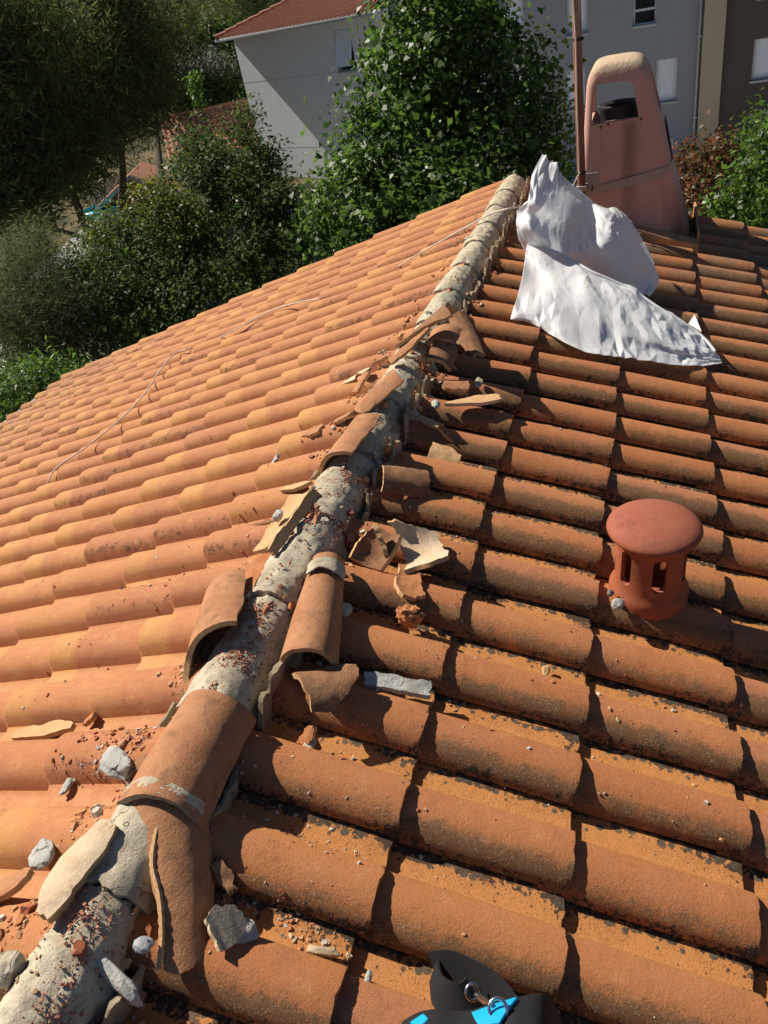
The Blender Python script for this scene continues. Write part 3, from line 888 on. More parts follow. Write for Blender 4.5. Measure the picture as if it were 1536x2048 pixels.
loose('saddle-shaped brown shard with a pale broken rim', (0.240,0.283,0.021), (0.342,0.363,-0.005), 'R', .085, [-50, -58, -40, -12], [44, 52, 34, 4], [-.05, .0, .0, .02, -.02], mats=WB, seed=35, roll=-4)
loose('shallow white strip of mortar lying in a channel', (0.336,0.390,-0.066), (0.488,0.414,-0.112), 'R', .09, [-12, -15, -14], [6, 10, 9], mats=[M_WHITE] * 3, seed=36, concave=True, name='mortar_strip', cat='mortar')
loose('upright orange splinter next to a grey-green chip', (0.250,0.183,-0.066), (0.277,0.210,-0.032), 'R', .1, [-6, -8, -3], [5, 8, 3], mats=OO, seed=37)
loose('narrow clay blade wedged under the split ridge tile', (0.206,-0.130,-0.021), (0.253,-0.165,-0.046), 'R', .1, [-8, -8, -3], [5, 7, 3], mats=WB, seed=38)
loose('dark slate-grey fragment below the split ridge tile', (0.272,-0.259,-0.015), (0.301,-0.207,-0.039), 'R', .4, [-5, -6, -3], [3.6, 4, 2], mats=[M_SLATE, M_FRE, M_CRE], seed=39, roll=12)
# --- left slope, near the viewer
loose('long curled flake of clay lying in a channel of left slope', (-0.594,0.162,-0.160), (-0.360,0.152,-0.073), 'L', .14, [-4, -7, -9, -4], [5, 8, 8, 3], mats=[M_FRE, M_WEB, M_FRE], seed=40, concave=True)
loose('stubby orange chip beside the long curled flake', (-0.352,0.184,-0.091), (-0.316,0.189,-0.065), 'L', .06, -12, 12, mats=OO, seed=41)
loose('large cream slab with an orange powdery stripe lying along the ridge', (-0.001,-0.325,0.088), (0.021,-0.145,0.090), 'L', .14, [-4, -14, -18, -16, -6], [10, 12, 13, 12, 8], mats=[M_CRE, M_WEA, M_FRE], seed=42, roll=16, thick=.02)
loose('reddish flat slab jutting in at the left edge of the picture', (-0.197,-0.295,0.003), (-0.122,-0.239,0.031), 'L', .3, [-7, -6, -2], [3, 4, 2], mats=[M_WEA, M_WEA, M_FRE], seed=43, roll=-6)

def rock(name, label, c, s, mat, seed, cat='mortar', flat=None, amp=.28, sub=4, rot=0.0, freq=2.0):
    bm = bmesh.new()
    bmesh.ops.create_icosphere(bm, subdivisions=sub, radius=1)
    P = np.array([v.co[:] for v in bm.verts])
    f = fbm(P * freq * .5 + seed * 3.1, 4, seed); P2 = P * (1 + amp * f)[:, None]
    P2 = np.sign(P2) * np.abs(P2) ** .8
    for v, q in zip(bm.verts, P2): v.co = q
    up = UPN[flat] if flat else Vector((0, 0, 1))
    M = up.to_track_quat('Z', 'Y').to_matrix().to_4x4() @ Matrix.Rotation(rot, 4, 'Z') @ Matrix.Diagonal((*s, 1))
    bmesh.ops.transform(bm, matrix=M, verts=bm.verts)
    o = from_bm(name, bm, mat, None, True, 35)
    o.location = c
    return tag(o, label, cat, 'lumps of mortar and clay lying on the tiles')
rock('mortar_lump', 'big grey-rimmed lump of rough white mortar on left slope', (-0.082,0.007,0.033), (.028, .052, .022), M_WHITE, 1, flat='L', amp=.3, rot=-.5, freq=3)
rock('mortar_lump', 'flat white chip lying in the channel left of the rough lump', (-0.251,-0.005,-0.064), (.026, .012, .006), M_WHITE, 2, flat='L', rot=.3)
rock('clay_lump', 'pinkish-brown clod pressed against the mortar ridge', (-0.007,0.005,0.045), (.018, .035, .016), M_WEB, 3, 'clay lump', flat='L', rot=-.5)
rock('mortar_lump', 'grey chunk behind the cream slab', (-0.142,-0.192,0.004), (.026, .04, .012), M_WHITE, 4, flat='L', rot=-.6)
rock('mortar_lump', 'grey lump in the bottom left corner', (-0.027,-0.408,0.054), (.026, .034, .02), M_MORT, 5, flat='L')
rock('mortar_lump', 'small white block beside the hook-shaped rib', (0.225,1.664,-0.006), (.026, .016, .012), M_WHITE, 6, flat='R', rot=.4)
rock('mortar_lump', 'tiny white pebble at the tip of the hook-shaped rib', (0.176,1.563,0.009), (.011, .011, .008), M_WHITE, 7, flat='R')
rock('mortar_lump', 'flat grey chip behind the cube-like stub', (0.341,1.891,-0.036), (.034, .014, .008), M_MORT, 8, flat='R')
rock('clay_lump', 'crumbly orange clod on the right slope below the shards', (0.382,0.628,-0.080), (.022, .030, .026), M_ORA, 9, 'clay lump', flat='R', amp=.5, freq=6)
rock('mortar_lump', 'grey-green chip in a channel beside the splinter', (0.267,0.185,-0.071), (.024, .014, .008), M_MORT, 10, flat='R')
rock('mortar_lump', 'pink and white chip beside the slate-grey fragment', (0.302,-0.222,-0.055), (.020, .024, .012), M_WHITE, 11, flat='R', rot=.5)
rock('mortar_lump', 'dark grey pebble wedged at the split tile edge', (0.075,-0.125,-0.023), (.008, .008, .006), M_SLATE, 12)
rock('mortar_lump', 'smooth grey pebble on the red crumbs by the ridge', (0.175,-0.312,0.025), (.014, .017, .010), plain('pebble_grey', (.30, .32, .33), .6), 13, flat='R')
rock('mortar_lump', 'tall white splinter of mortar at the bottom by the ridge', (0.143,-0.361,0.004), (.012, .060, .022), M_WHITE, 14, flat='R', rot=-.35)
rock('mortar_lump', 'white stone stuck to the foot of the clay vent', (0.898,0.874,-0.216), (.020, .014, .013), M_WHITE, 15, flat='R', rot=-.5)
rock('mortar_lump', 'dark pebble stuck to the foot of the clay vent', (0.876,0.908,-0.209), (.012, .009, .008), M_SLATE, 16, flat='R')
rock('mortar_lump', 'cigarette-sized pale splinter lying in a channel', (0.427,-0.199,-0.124), (.008, .030, .007), M_CRE, 17, flat='R', amp=.25, rot=.15)
rock('mortar_lump', 'small white crumb near the bottom of right slope', (0.517,-0.212,-0.149), (.012, .006, .005), M_WHITE, 18, flat='R')
rock('clay_lump', 'pale yellow triangular chip in a channel right of middle', (0.732,0.608,-0.218), (.020, .010, .006), M_FRE, 19, 'clay lump', flat='R')
rock('mortar_lump', 'thin white chip on the tiles above the clay vent', (1.060,1.588,-0.322), (.020, .006, .004), M_WHITE, 20, flat='R', rot=-.15)
rock('mortar_lump', 'white lump on the channel-shaped piece', (-0.063,0.866,0.059), (.020, .016, .012), M_WHITE, 21, flat='L')
rock('mortar_lump', 'grey chip shaded under the loose ridge tile', (0.221,0.588,-0.036), (.024, .018, .01), M_MORT, 22, flat='R')

# ------------------------------------------------------------------ crumbs: too small and many to count
def crumbs(name, label, spots, seed, cols, smin, smax):
    rs = np.random.RandomState(seed)
    V = []; F = []; C = []
    for (cx, cy, sx, sy, n, rot) in spots:
        for k in range(int(n * 1.7)):
            a, b = rs.normal(0, sx), rs.normal(0, sy)
            x = cx + a * math.cos(rot) - b * math.sin(rot); y = cy + a * math.sin(rot) + b * math.cos(rot)
            s = smin + (smax - smin) * rs.rand() ** 3
            z = surf(x, y) + s * .18
            e = .004
            nx = -(surf(x + e, y) - surf(x - e, y)) / (2 * e); ny = -(surf(x, y + e) - surf(x, y - e)) / (2 * e)
            nv = Vector((max(-1.5, min(1.5, nx)) + rs.normal(0, .3), max(-1.5, min(1.5, ny)) + rs.normal(0, .3), 1)).normalized()
            q = nv.to_track_quat('Z', 'Y').to_matrix() @ Matrix.Rotation(rs.rand() * 6.28, 3, 'Z')
            m = rs.randint(4, 7); b0 = len(V); asp = .5 + .5 * rs.rand(); th = s * (.18 + .3 * rs.rand())
            for lvl, sc in ((-1, 1), (1, .82)):
                for w in range(m):
                    an = 6.283 * w / m + rs.normal(0, .15); rr = s * (.7 + .5 * rs.rand()) * sc
                    V.append(tuple(Vector((x, y, z)) + q @ Vector((rr * math.cos(an), asp * rr * math.sin(an), lvl * th + rs.normal(0, th * .2)))))
            F.append(tuple(b0 + w for w in range(m))[::-1]); F.append(tuple(b0 + m + w for w in range(m)))
            for w in range(m): F.append((b0 + w, b0 + (w + 1) % m, b0 + m + (w + 1) % m, b0 + m + w))
            c = cols[rs.randint(len(cols))]; f = .8 + .4 * rs.rand()
            C += [(c[0] * f, c[1] * f, c[2] * f, 1)] * (2 * m)
    me = bpy.data.meshes.new(name)
    me.from_pydata(V, [], F)
    at = me.attributes.new('Col', 'FLOAT_COLOR', 'POINT'); at.data.foreach_set('color', np.array(C, np.float32).ravel())
    g = G(name)
    col = g.n('Attribute', attribute_name='Col').outputs['Color']
    nz = g.noise(g.pos(), 250, 4, .7)
    m = g.done(g.mix(nz, g.mix(.35, col, (.1, .05, .03)), col), .92, g.bump(nz, .4, .002), .15)
    o = finish(name, me, m, None, False)
    tag(o, label, 'rubble', kind='stuff')
    return o
CLAY = [(.50, .19, .09), (.58, .27, .13), (.44, .15, .075), (.62, .36, .2)]
RED = [(.46, .19, .12), (.54, .26, .17), (.40, .14, .09), (.58, .33, .22)]
PALE = [(.60, .44, .28), (.55, .30, .15), (.50, .48, .42), (.62, .56, .46), (.50, .2, .09)]
def sp(p, sx, sy, n, rot=0.0): return (p[0], p[1], sx, sy, n, rot)
crumbs('ridge_rubble', 'coarse clay and mortar rubble lying along both feet of the ridge', [
    ((-.085), -.1, .022, .35, 60, 0), (-.08, .9, .022, .5, 70, 0), (-.08, 2.0, .025, .4, 70, 0), (-.075, 3.4, .02, .9, 70, 0), (.155, .75, .02, .35, 70, 0), (.155, 1.7, .022, .4, 80, 0), (.155, -.15, .02, .2, 40, 0), (.16, 3.2, .02, 1.0, 90, 0), (.10, 2.2, .05, .2, 60, 0), (.045, 1.35, .04, .5, 40, 0)], 9, CLAY + PALE + RED, .005, .017)
crumbs('red_crumbs', 'heaps of crumbled red clay on the mortar ridge', [
    sp((0.070,0.968,0.073), .035, .07, 420), sp((0.060,1.109,0.024), .025, .05, 160), sp((0.070,0.353,0.021), .03, .06, 330), sp((0.060,0.272,-0.005), .02, .05, 140), sp((0.050,0.450,-0.064), .02, .03, 120),
    sp((0.050,1.697,-0.050), .03, .012, 90), sp((.128, .70), .008, .10, 220), sp((.13, 1.33), .008, .10, 150), sp((.10, -.42), .02, .10, 240), sp((.12, -.55), .02, .06, 160), sp((.045, -.30), .03, .02, 110),
    sp((.0, -.22), .02, .05, 110), sp((0.040,2.861,-0.164), .05, .05, 120)], 5, RED, .0014, .0046)
crumbs('clay_crumbs', 'orange and pale chips scattered over ridge and channels', [
    sp((-.075, -.30), .02, .30, 420), sp((-.075, .35), .018, .3, 330), sp((-.07, 1.0), .02, .4, 260), sp((-.07, 2.2), .02, .6, 220), sp((-.06, 3.6), .02, .8, 180), sp((.14, 2.8), .015, 1.0, 300),
    sp((.045, .45), .05, .22, 110), sp((.045, 1.3), .05, .6, 120), sp((.02, .02), .04, .12, 70), sp((.03, -.55), .04, .15, 120)], 6, CLAY + PALE[:2], .0014, .006)
crumbs('channel_crumbs', 'chips and grit fallen into the tile channels', [
    sp((0.267,0.185,-0.081), .05, .03, 60), sp((0.271,0.000,-0.082), .05, .03, 90), sp((0.354,-0.165,-0.108), .045, .022, 130), sp((0.376,-0.005,-0.114), .08, .02, 25), sp((0.530,0.593,-0.161), .07, .015, 24), sp((0.679,0.611,-0.207), .2, .1, 40),
    sp((0.348,1.061,-0.106), .12, .1, 60), sp((0.232,-0.171,-0.070), .03, .03, 70), sp((0.279,0.217,-0.085), .05, .02, 40), sp((0.613,1.819,-0.187), .5, .7, 160), sp((0.875,0.422,-0.266), .35, .4, 120),
    sp((-0.152,0.092,-0.046), .06, .03, 60), sp((-0.555,0.501,-0.169), .08, .15, 60), sp((-0.461,0.746,-0.140), .08, .05, 40), sp((-0.219,0.016,-0.067), .06, .02, 40), sp((-1.188,1.025,-0.361), .3, .3, 50), sp((-0.288,1.057,-0.088), .1, .2, 60)], 7, CLAY + PALE, .0013, .0075)

# ------------------------------------------------------------------ white plastic sack
def sack_mat():
    g = G('white_woven_plastic')
    p = g.pos()
    weave = g.n('TexWave', {'Vector': p, 'Scale': 160.0, 'Distortion': 1.0}).outputs[1]
    col = g.mix(g.noise(p, 6, 3), (.88, .90, .92), (.93, .94, .95))
    nm = g.bump(g.noise(p, 30, 3, .5, .3), .18, .012)
    nm = g.bump(weave, .05, .001, nm)
    pr = g.done(col, .42, nm, .4)
    tr = g.n('BsdfTranslucent', {'Color': (.85, .88, .9), 'Normal': nm})
    mx = g.n('MixShader', {0: .42, 1: g.b.outputs[0], 2: tr.outputs[0]})
    g.t.links.new(mx.outputs[0], g.o.inputs[0])
    return pr
M_SACK = sack_mat()
def catmull(grid, ku, kv):
    """bicubic refinement of a control grid"""
    Gd = np.array(grid, float)
    def refine(A, k):
        n = A.shape[0]; out = []
        for i in range(n - 1):
            p0, p1, p2, p3 = A[max(i - 1, 0)], A[i], A[i + 1], A[min(i + 2, n - 1)]
            for s in range(k):
                t = s / k
                out.append(.5 * (2 * p1 + (p2 - p0) * t + (2 * p0 - 5 * p1 + 4 * p2 - p3) * t * t + (3 * p1 - p0 - 3 * p2 + p3) * t ** 3))
        out.append(A[-1])
        return np.array(out)
    return refine(refine(Gd, ku).swapaxes(0, 1), kv).swapaxes(0, 1)
def sheet(name, grid, layers, seed, parent, ku=26, kv=20):
    S = catmull(grid, ku, kv)
    nu, nv = S.shape[:2]
    du = np.gradient(S, axis=0); dv = np.gradient(S, axis=1)
    nr = np.cross(du, dv); nr /= np.linalg.norm(nr, axis=-1, keepdims=True) + 1e-9
    # crumple: straight folds with sharp creases in many directions over the cloth
    rs = np.random.RandomState(seed)
    lu = np.concatenate([[0], np.cumsum(np.linalg.norm(np.diff(S[:, nv // 2], axis=0), axis=-1))])
    lv = np.concatenate([[0], np.cumsum(np.linalg.norm(np.diff(S[nu // 2], axis=0), axis=-1))])
    Ug, Vg = np.meshgrid(lu, lv, indexing='ij')
    def crumple(U, V, cu, cv, sd):
        w = fbm(np.stack([U * 3, V * 3, U * 0 + sd], -1), 2, sd); w2 = fbm(np.stack([U * 3, V * 3, U * 0 + sd + 5], -1), 2, sd + 1)
        a = (U + w * cu * .55) / cu + sd * .37; b = (V + w2 * cv * .55) / cv + sd * .71
        i, j = np.floor(a).astype(int), np.floor(b).astype(int); fa, fb = a - i, b - j
        T = np.random.RandomState(sd).rand(64, 64) * 2 - 1
        h00, h10, h01, h11 = T[i % 64, j % 64], T[(i + 1) % 64, j % 64], T[i % 64, (j + 1) % 64], T[(i + 1) % 64, (j + 1) % 64]
        par = ((i * 7 + j * 13) % 5) < 3
        A = np.where(fa > fb, h00 + fa * (h10 - h00) + fb * (h11 - h10), h00 + fb * (h01 - h00) + fa * (h11 - h01))
        fb2 = 1 - fb
        B = np.where(fa > fb2, h01 + fa * (h11 - h01) + fb2 * (h10 - h11), h01 + fb2 * (h00 - h01) + fa * (h10 - h00))
        return np.where(par, A, B)
    d = 0
    for (cu, cv, am) in layers:
        seed += 1
        gate = np.clip(.55 + 1.3 * vnoise(S * 4.5, seed), .15, 1)
        d = d + am * gate * crumple(Ug, Vg, cu, cv, seed)
    U = np.linspace(0, 1, nu)[:, None]; Vv = np.linspace(0, 1, nv)[None, :]
    S = S + nr * d[..., None]
    V = S.reshape(-1, 3).tolist()
    F = [(a * nv + b, a * nv + b + 1, (a + 1) * nv + b + 1, (a + 1) * nv + b) for a in range(nu - 1) for b in range(nv - 1)]
    o = mk(name, V, F, M_SACK, parent, True, 9)
    md = o.modifiers.new('thickness', 'SOLIDIFY'); md.thickness = .0012; md.offset = -1
    return o
sack = empty('white_sack', (0.689,2.883,-0.210))
tag(sack, 'crumpled white woven plastic rubble sack lying beside the chimney', 'sack')
up_rows = [
 [(0.396,3.728,0.402), (0.438,3.674,0.379), (0.483,3.629,0.334), (0.539,3.556,0.285), (0.623,3.511,0.218), (0.718,3.497,0.147), (0.781,3.545,0.128), (0.835,3.589,0.070)],
 [(0.386,3.380,0.384), (0.437,3.397,0.358), (0.488,3.455,0.290), (0.528,3.539,0.216), (0.620,3.537,0.156), (0.722,3.426,0.146), (0.819,3.448,0.101), (0.894,3.475,0.010)],
 [(0.389,3.149,0.321), (0.443,3.119,0.304), (0.488,3.283,0.228), (0.527,3.471,0.122), (0.620,3.450,0.094), (0.727,3.332,0.103), (0.822,3.386,0.064), (0.945,3.464,-0.079)],
 [(0.324,3.219,0.247), (0.404,3.134,0.243), (0.467,3.229,0.171), (0.528,3.387,0.080), (0.616,3.282,0.053), (0.730,3.180,0.060), (0.841,3.279,-0.015), (0.988,3.428,-0.165)],
 [(0.312,3.211,0.166), (0.396,3.084,0.172), (0.466,3.125,0.119), (0.535,3.245,0.046), (0.622,3.195,0.020), (0.730,3.163,-0.024), (0.844,3.213,-0.110), (1.005,3.420,-0.243)],
 [(0.315,3.356,0.009), (0.392,3.247,0.017), (0.466,3.250,-0.016), (0.545,3.211,-0.040), (0.631,3.178,-0.077), (0.744,3.165,-0.132), (0.856,3.181,-0.198), (0.962,3.233,-0.240)],
]
sheet('upper_fold', up_rows, [(.15, .09, .020), (.065, .036, .010), (.026, .018, .0026)], 1, sack)
lo_rows = [
 [(0.357,3.261,0.069), (0.435,3.201,0.066), (0.516,3.178,0.041), (0.599,3.120,0.011), (0.685,3.047,-0.020), (0.785,3.015,-0.061), (0.888,2.976,-0.108), (0.998,2.894,-0.162), (1.100,2.839,-0.215), (1.188,2.790,-0.267), (1.245,2.695,-0.305)],
 [(0.363,3.144,0.073), (0.449,3.034,0.052), (0.526,3.028,0.023), (0.606,2.974,-0.001), (0.691,2.884,-0.017), (0.788,2.856,-0.057), (0.887,2.807,-0.097), (0.993,2.744,-0.151), (1.093,2.705,-0.202), (1.182,2.675,-0.255), (1.250,2.646,-0.307)],
 [(0.370,2.954,0.023), (0.444,2.927,-0.010), (0.531,2.829,-0.010), (0.613,2.778,-0.035), (0.696,2.739,-0.045), (0.789,2.726,-0.083), (0.886,2.692,-0.123), (0.990,2.656,-0.171), (1.088,2.629,-0.216), (1.181,2.623,-0.265), (1.256,2.629,-0.314)],
 [(0.374,2.707,-0.009), (0.450,2.684,-0.022), (0.537,2.635,-0.027), (0.617,2.625,-0.052), (0.696,2.614,-0.076), (0.787,2.592,-0.114), (0.881,2.572,-0.148), (0.987,2.560,-0.190), (1.087,2.558,-0.231), (1.180,2.583,-0.275), (1.262,2.618,-0.319)],
 [(0.365,2.558,-0.043), (0.444,2.569,-0.057), (0.522,2.544,-0.070), (0.614,2.497,-0.093), (0.708,2.488,-0.126), (0.800,2.501,-0.160), (0.892,2.512,-0.188), (0.992,2.529,-0.223), (1.088,2.543,-0.258), (1.180,2.566,-0.291), (1.266,2.610,-0.322)],
 [(0.374,2.554,-0.056), (0.458,2.562,-0.079), (0.544,2.490,-0.105), (0.636,2.426,-0.133), (0.730,2.397,-0.162), (0.817,2.406,-0.188), (0.903,2.435,-0.214), (0.997,2.458,-0.243), (1.087,2.479,-0.270), (1.179,2.520,-0.298), (1.272,2.602,-0.326)],
]
sheet('lower_fold', lo_rows, [(.16, .08, .016), (.07, .032, .007), (.026, .018, .0022)], 14, sack)
V, F = tube_arrays(spline([(0.359,3.229,0.074), (0.439,3.171,0.070), (0.520,3.148,0.046), (0.602,3.091,0.016), (0.687,3.019,-0.016), (0.786,2.988,-0.056), (0.888,2.949,-0.103), (0.998,2.868,-0.157), (1.099,2.814,-0.209), (1.186,2.766,-0.262), (1.243,2.672,-0.300)], 6), .006, 8)
mk('rolled_hem', V, F, M_SACK, sack)
bm = bmesh.new()
vv = [bm.verts.new(p) for p in ((1.143,2.980,-0.296), (1.169,3.005,-0.262), (1.198,2.893,-0.302))]
bm.faces.new(vv)
o = from_bm('torn_corner', bm, M_SACK, sack, False)
md = o.modifiers.new('thickness', 'SOLIDIFY'); md.thickness = .004

# ------------------------------------------------------------------ mast, strap, cable
def rust_mat():
    g = G('rusty_pole')
    p = g.pos()
    z = g.xyz(p)[2]
    st = g.noise(g.n('VectorMath', {0: p, 1: (60, 60, 4)}, operation='MULTIPLY').outputs[0], 1.0, 5, .65)
    f = g.noise(p, 120, 4, .7)
    col = g.mix(g.step(st, .4, .62), (.16, .055, .032), (.26, .12, .075))
    col = g.mix(g.mul(g.step(z, .75, 1.05), g.step(st, .42, .55)), col, (.36, .31, .25))
    col = g.mix(g.mul(g.step(f, .5, .7), .4), col, (.10, .04, .025))
    return g.done(col, .6, g.bump(f, .3, .001), .4)
M_RUST = rust_mat()
M_GALV = plain('galvanised_steel', (.34, .31, .28), .55, metal=.35, var=.25, sc=30)
M_CABLE = plain('white_cable', (.62, .56, .50), .5)
M_BLACK = plain('black_plastic', (.015, .015, .016), .5)
MB = Vector((0.551,4.270,0.002)); MT = Vector((0.540,4.270,1.301))
mast = tube('antenna_mast', [MB - (MT - MB).normalized() * .34, MB, MB.lerp(MT, .5), MT], [.0245] * 4, M_RUST, None, 20)
tag(mast, 'rust-brown steel mast strapped to the left side of the chimney', 'mast')
for p in ((0.550,4.270,0.856), (0.549,4.270,0.162)):
    c = Vector(p); ax = (MT - MB).normalized()
    Mt = Matrix.Translation(c) @ ax.to_track_quat('Z', 'Y').to_matrix().to_4x4()
    V, F = lathe_arrays([(.0255, -.008), (.030, -.007), (.031, 0), (.030, .007), (.0255, .008)], 20, Mt)
    mk('cable_tie', V, F, M_BLACK, mast)
def band(name, pts, wid, mat, parent, th=.004, up=Vector((0, 0, 1))):
    P = [Vector(p) for p in pts]; V = []; F = []
    for k, p in enumerate(P):
        t = (P[min(k + 1, len(P) - 1)] - P[max(k - 1, 0)]).normalized()
        w = (up - t * up.dot(t)).normalized(); nn = t.cross(w)
        for (a, b) in ((-1, -1), (1, -1), (1, 1), (-1, 1)): V.append(p + w * wid / 2 * a + nn * th / 2 * b)
    for k in range(len(P) - 1):
        for q in range(4): F.append((4 * k + q, 4 * k + (q + 1) % 4, 4 * k + 4 + (q + 1) % 4, 4 * k + 4 + q))
    F.append((3, 2, 1, 0)); n = 4 * (len(P) - 1); F.append((n, n + 1, n + 2, n + 3))
    return mk(name, V, F, mat, parent, True, 30)
def cx(z): return chx(z)
zs0, zs1, zs2 = .035, .125, .30
band('strap', [(.500 + .075 * .5 + .0, 4.80, .02), (.528, 4.42, .01), (.548, 4.374, .012), (.60, 4.372, .02), (.80, 4.372, .05), (1.0, 4.374, .085), (1.050, 4.388, .097), (1.072, 4.43, .125), (1.048, 4.60, .22), (1.024, 4.82, .30)], .05, M_GALV, mast, .005)
box('bracket_plate', (.60, 4.352, .075), (.095, .012, .12), M_GALV, mast, bevel=.004)
box('clamp', (.553, 4.272, .075), (.065, .085, .03), M_GALV, mast, bevel=.006)
for dx in (-.035, .0, .035):
    V, F = lathe_arrays([(0, -.03), (.007, -.03), (.007, .03), (0, .03)], 8, Matrix.Translation((.575 + dx, 4.325, .05)) @ Matrix.Rotation(rad(90), 4, 'X'))
    mk('clamp_bolt', V, F, M_BLACK, mast)
tube('aerial_lead', spline([(0.535,4.240,1.302), (0.530,4.240,1.042), (0.538,4.235,0.833), (0.537,4.235,0.561), (0.540,4.235,0.296), (0.540,4.235,0.171)], 8), .0045, M_CABLE, mast, 8)

cable_pts = [(0.546,4.225,0.173), (0.510,4.220,0.112), (0.481,4.200,0.071), (0.411,4.286,0.000), (0.322,4.206,0.007), (0.258,4.057,0.047), (0.286,3.363,0.228), (0.163,3.385,0.206), (0.010,3.507,0.123), (-0.131,3.534,0.059), (-0.275,3.544,-0.005), (-0.401,3.550,-0.061),
    (-0.536,3.692,-0.151), (-0.608,3.633,-0.174), (-0.823,3.646,-0.240), (-0.951,3.630,-0.258), (-0.974,3.505,-0.232), (-1.157,3.594,-0.277), (-1.342,3.662,-0.329), (-1.509,3.672,-0.382), (-1.654,3.625,-0.432), (-1.809,3.634,-0.493), (-2.020,3.803,-0.602), (-2.160,3.835,-0.644), (-2.130,3.649,-0.585), (-2.215,3.657,-0.601), (-2.229,3.550,-0.601),
    (-2.136,3.259,-0.570), (-1.978,2.852,-0.520), (-1.924,2.615,-0.504), (-1.917,2.432,-0.502), (-1.945,2.293,-0.512), (-1.993,2.176,-0.529), (-2.065,2.108,-0.555), (-2.104,2.044,-0.579), (-2.109,1.993,-0.605), (-2.118,1.974,-0.638)]
o = tube('aerial_cable', spline(cable_pts, 8), .004, M_CABLE, None, 8)
tag(o, 'thin pale aerial cable trailing from the mast across the left slope', 'cable')

# ------------------------------------------------------------------ tool bag at the bottom of the picture
M_BAGK = plain('black_canvas', (.012, .012, .014), .75, var=.4, sc=60, bump=.002)
M_BAGC = plain('cyan_canvas', (.005, .34, .62), .6, var=.1, sc=40, bump=.001)
M_STEEL = plain('bright_steel', (.75, .75, .76), .22, metal=1.0)
bag = empty('tool_bag', (0.724,-0.259,-0.168))
tag(bag, 'black and cyan canvas tool bag lying on the tiles at the bottom edge', 'bag')
def blob(name, rows, mat, parent, ku=6, kv=6, th=.006):
    S = catmull(rows, ku, kv); nu, nv = S.shape[:2]
    F = [(a * nv + b, a * nv + b + 1, (a + 1) * nv + b + 1, (a + 1) * nv + b) for a in range(nu - 1) for b in range(nv - 1)]
    o = mk(name, S.reshape(-1, 3).tolist(), F, mat, parent, True, None)
    md = o.modifiers.new('thickness', 'SOLIDIFY'); md.thickness = th; md.offset = 0
    return o
blob('body', [
 [(0.606,-0.282,-0.111), (0.632,-0.273,-0.088), (0.662,-0.266,-0.076), (0.694,-0.262,-0.075), (0.724,-0.253,-0.074), (0.761,-0.234,-0.064), (0.792,-0.224,-0.063), (0.821,-0.204,-0.083), (0.834,-0.186,-0.149), (0.844,-0.184,-0.215)],
 [(0.608,-0.303,-0.101), (0.643,-0.298,-0.060), (0.672,-0.292,-0.048), (0.704,-0.290,-0.047), (0.732,-0.283,-0.045), (0.770,-0.271,-0.036), (0.799,-0.265,-0.034), (0.829,-0.248,-0.054), (0.845,-0.221,-0.131), (0.854,-0.203,-0.218)],
 [(0.611,-0.344,-0.102), (0.656,-0.345,-0.053), (0.687,-0.345,-0.031), (0.716,-0.339,-0.030), (0.744,-0.334,-0.028), (0.779,-0.325,-0.028), (0.807,-0.320,-0.026), (0.836,-0.300,-0.045), (0.855,-0.263,-0.135), (0.865,-0.237,-0.221)],
 [(0.622,-0.413,-0.147), (0.663,-0.412,-0.118), (0.691,-0.408,-0.106), (0.720,-0.402,-0.104), (0.746,-0.393,-0.112), (0.782,-0.385,-0.112), (0.809,-0.376,-0.121), (0.838,-0.357,-0.140), (0.860,-0.334,-0.178), (0.879,-0.309,-0.226)]], M_BAGK, bag)
blob('cyan_panel', [[(0.724,-0.266,-0.053), (0.757,-0.249,-0.047), (0.790,-0.230,-0.050)], [(0.732,-0.278,-0.039), (0.762,-0.267,-0.033), (0.780,-0.258,-0.032)], [(0.740,-0.287,-0.033), (0.758,-0.285,-0.026), (0.772,-0.281,-0.024)]], M_BAGC, bag)
blob('cyan_panel', [[(0.629,-0.295,-0.068), (0.648,-0.280,-0.063)], [(0.649,-0.304,-0.049), (0.660,-0.290,-0.048)]], M_BAGC, bag)
band('strap', spline([(0.631,-0.181,-0.135), (0.667,-0.181,-0.114), (0.705,-0.191,-0.105), (0.742,-0.206,-0.095), (0.770,-0.227,-0.088), (0.785,-0.242,-0.082)], 6), .058, M_BAGK, bag, .004, Vector((.1, .5, .8)))
band('strap', spline([(0.632,-0.183,-0.135), (0.646,-0.214,-0.123), (0.665,-0.226,-0.119), (0.693,-0.226,-0.117), (0.712,-0.211,-0.112)], 6), .052, M_BAGK, bag, .004, Vector((.1, .75, .6)))
def ringm(name, c, r, ax, w=.0028):
    q = Vector(ax).normalized().to_track_quat('Z', 'Y').to_matrix()
    pts = [Vector(c) + q @ Vector((r * math.cos(a), r * math.sin(a), 0)) for a in np.linspace(0, 2 * math.pi, 33)]
    tube(name, pts, w, M_STEEL, bag, 8)
ringm('d_ring', (0.712,-0.219,-0.093), .012, (.5, -.5, .8))
ringm('d_ring', (0.765,-0.259,-0.029), .0135, (.1, -.35, .9))
tube('snap_hook', [(0.719,-0.226,-0.083), (0.730,-0.234,-0.071), (0.744,-0.244,-0.054), (0.755,-0.253,-0.036)], [.004, .0065, .006, .003], M_STEEL, bag, 10)

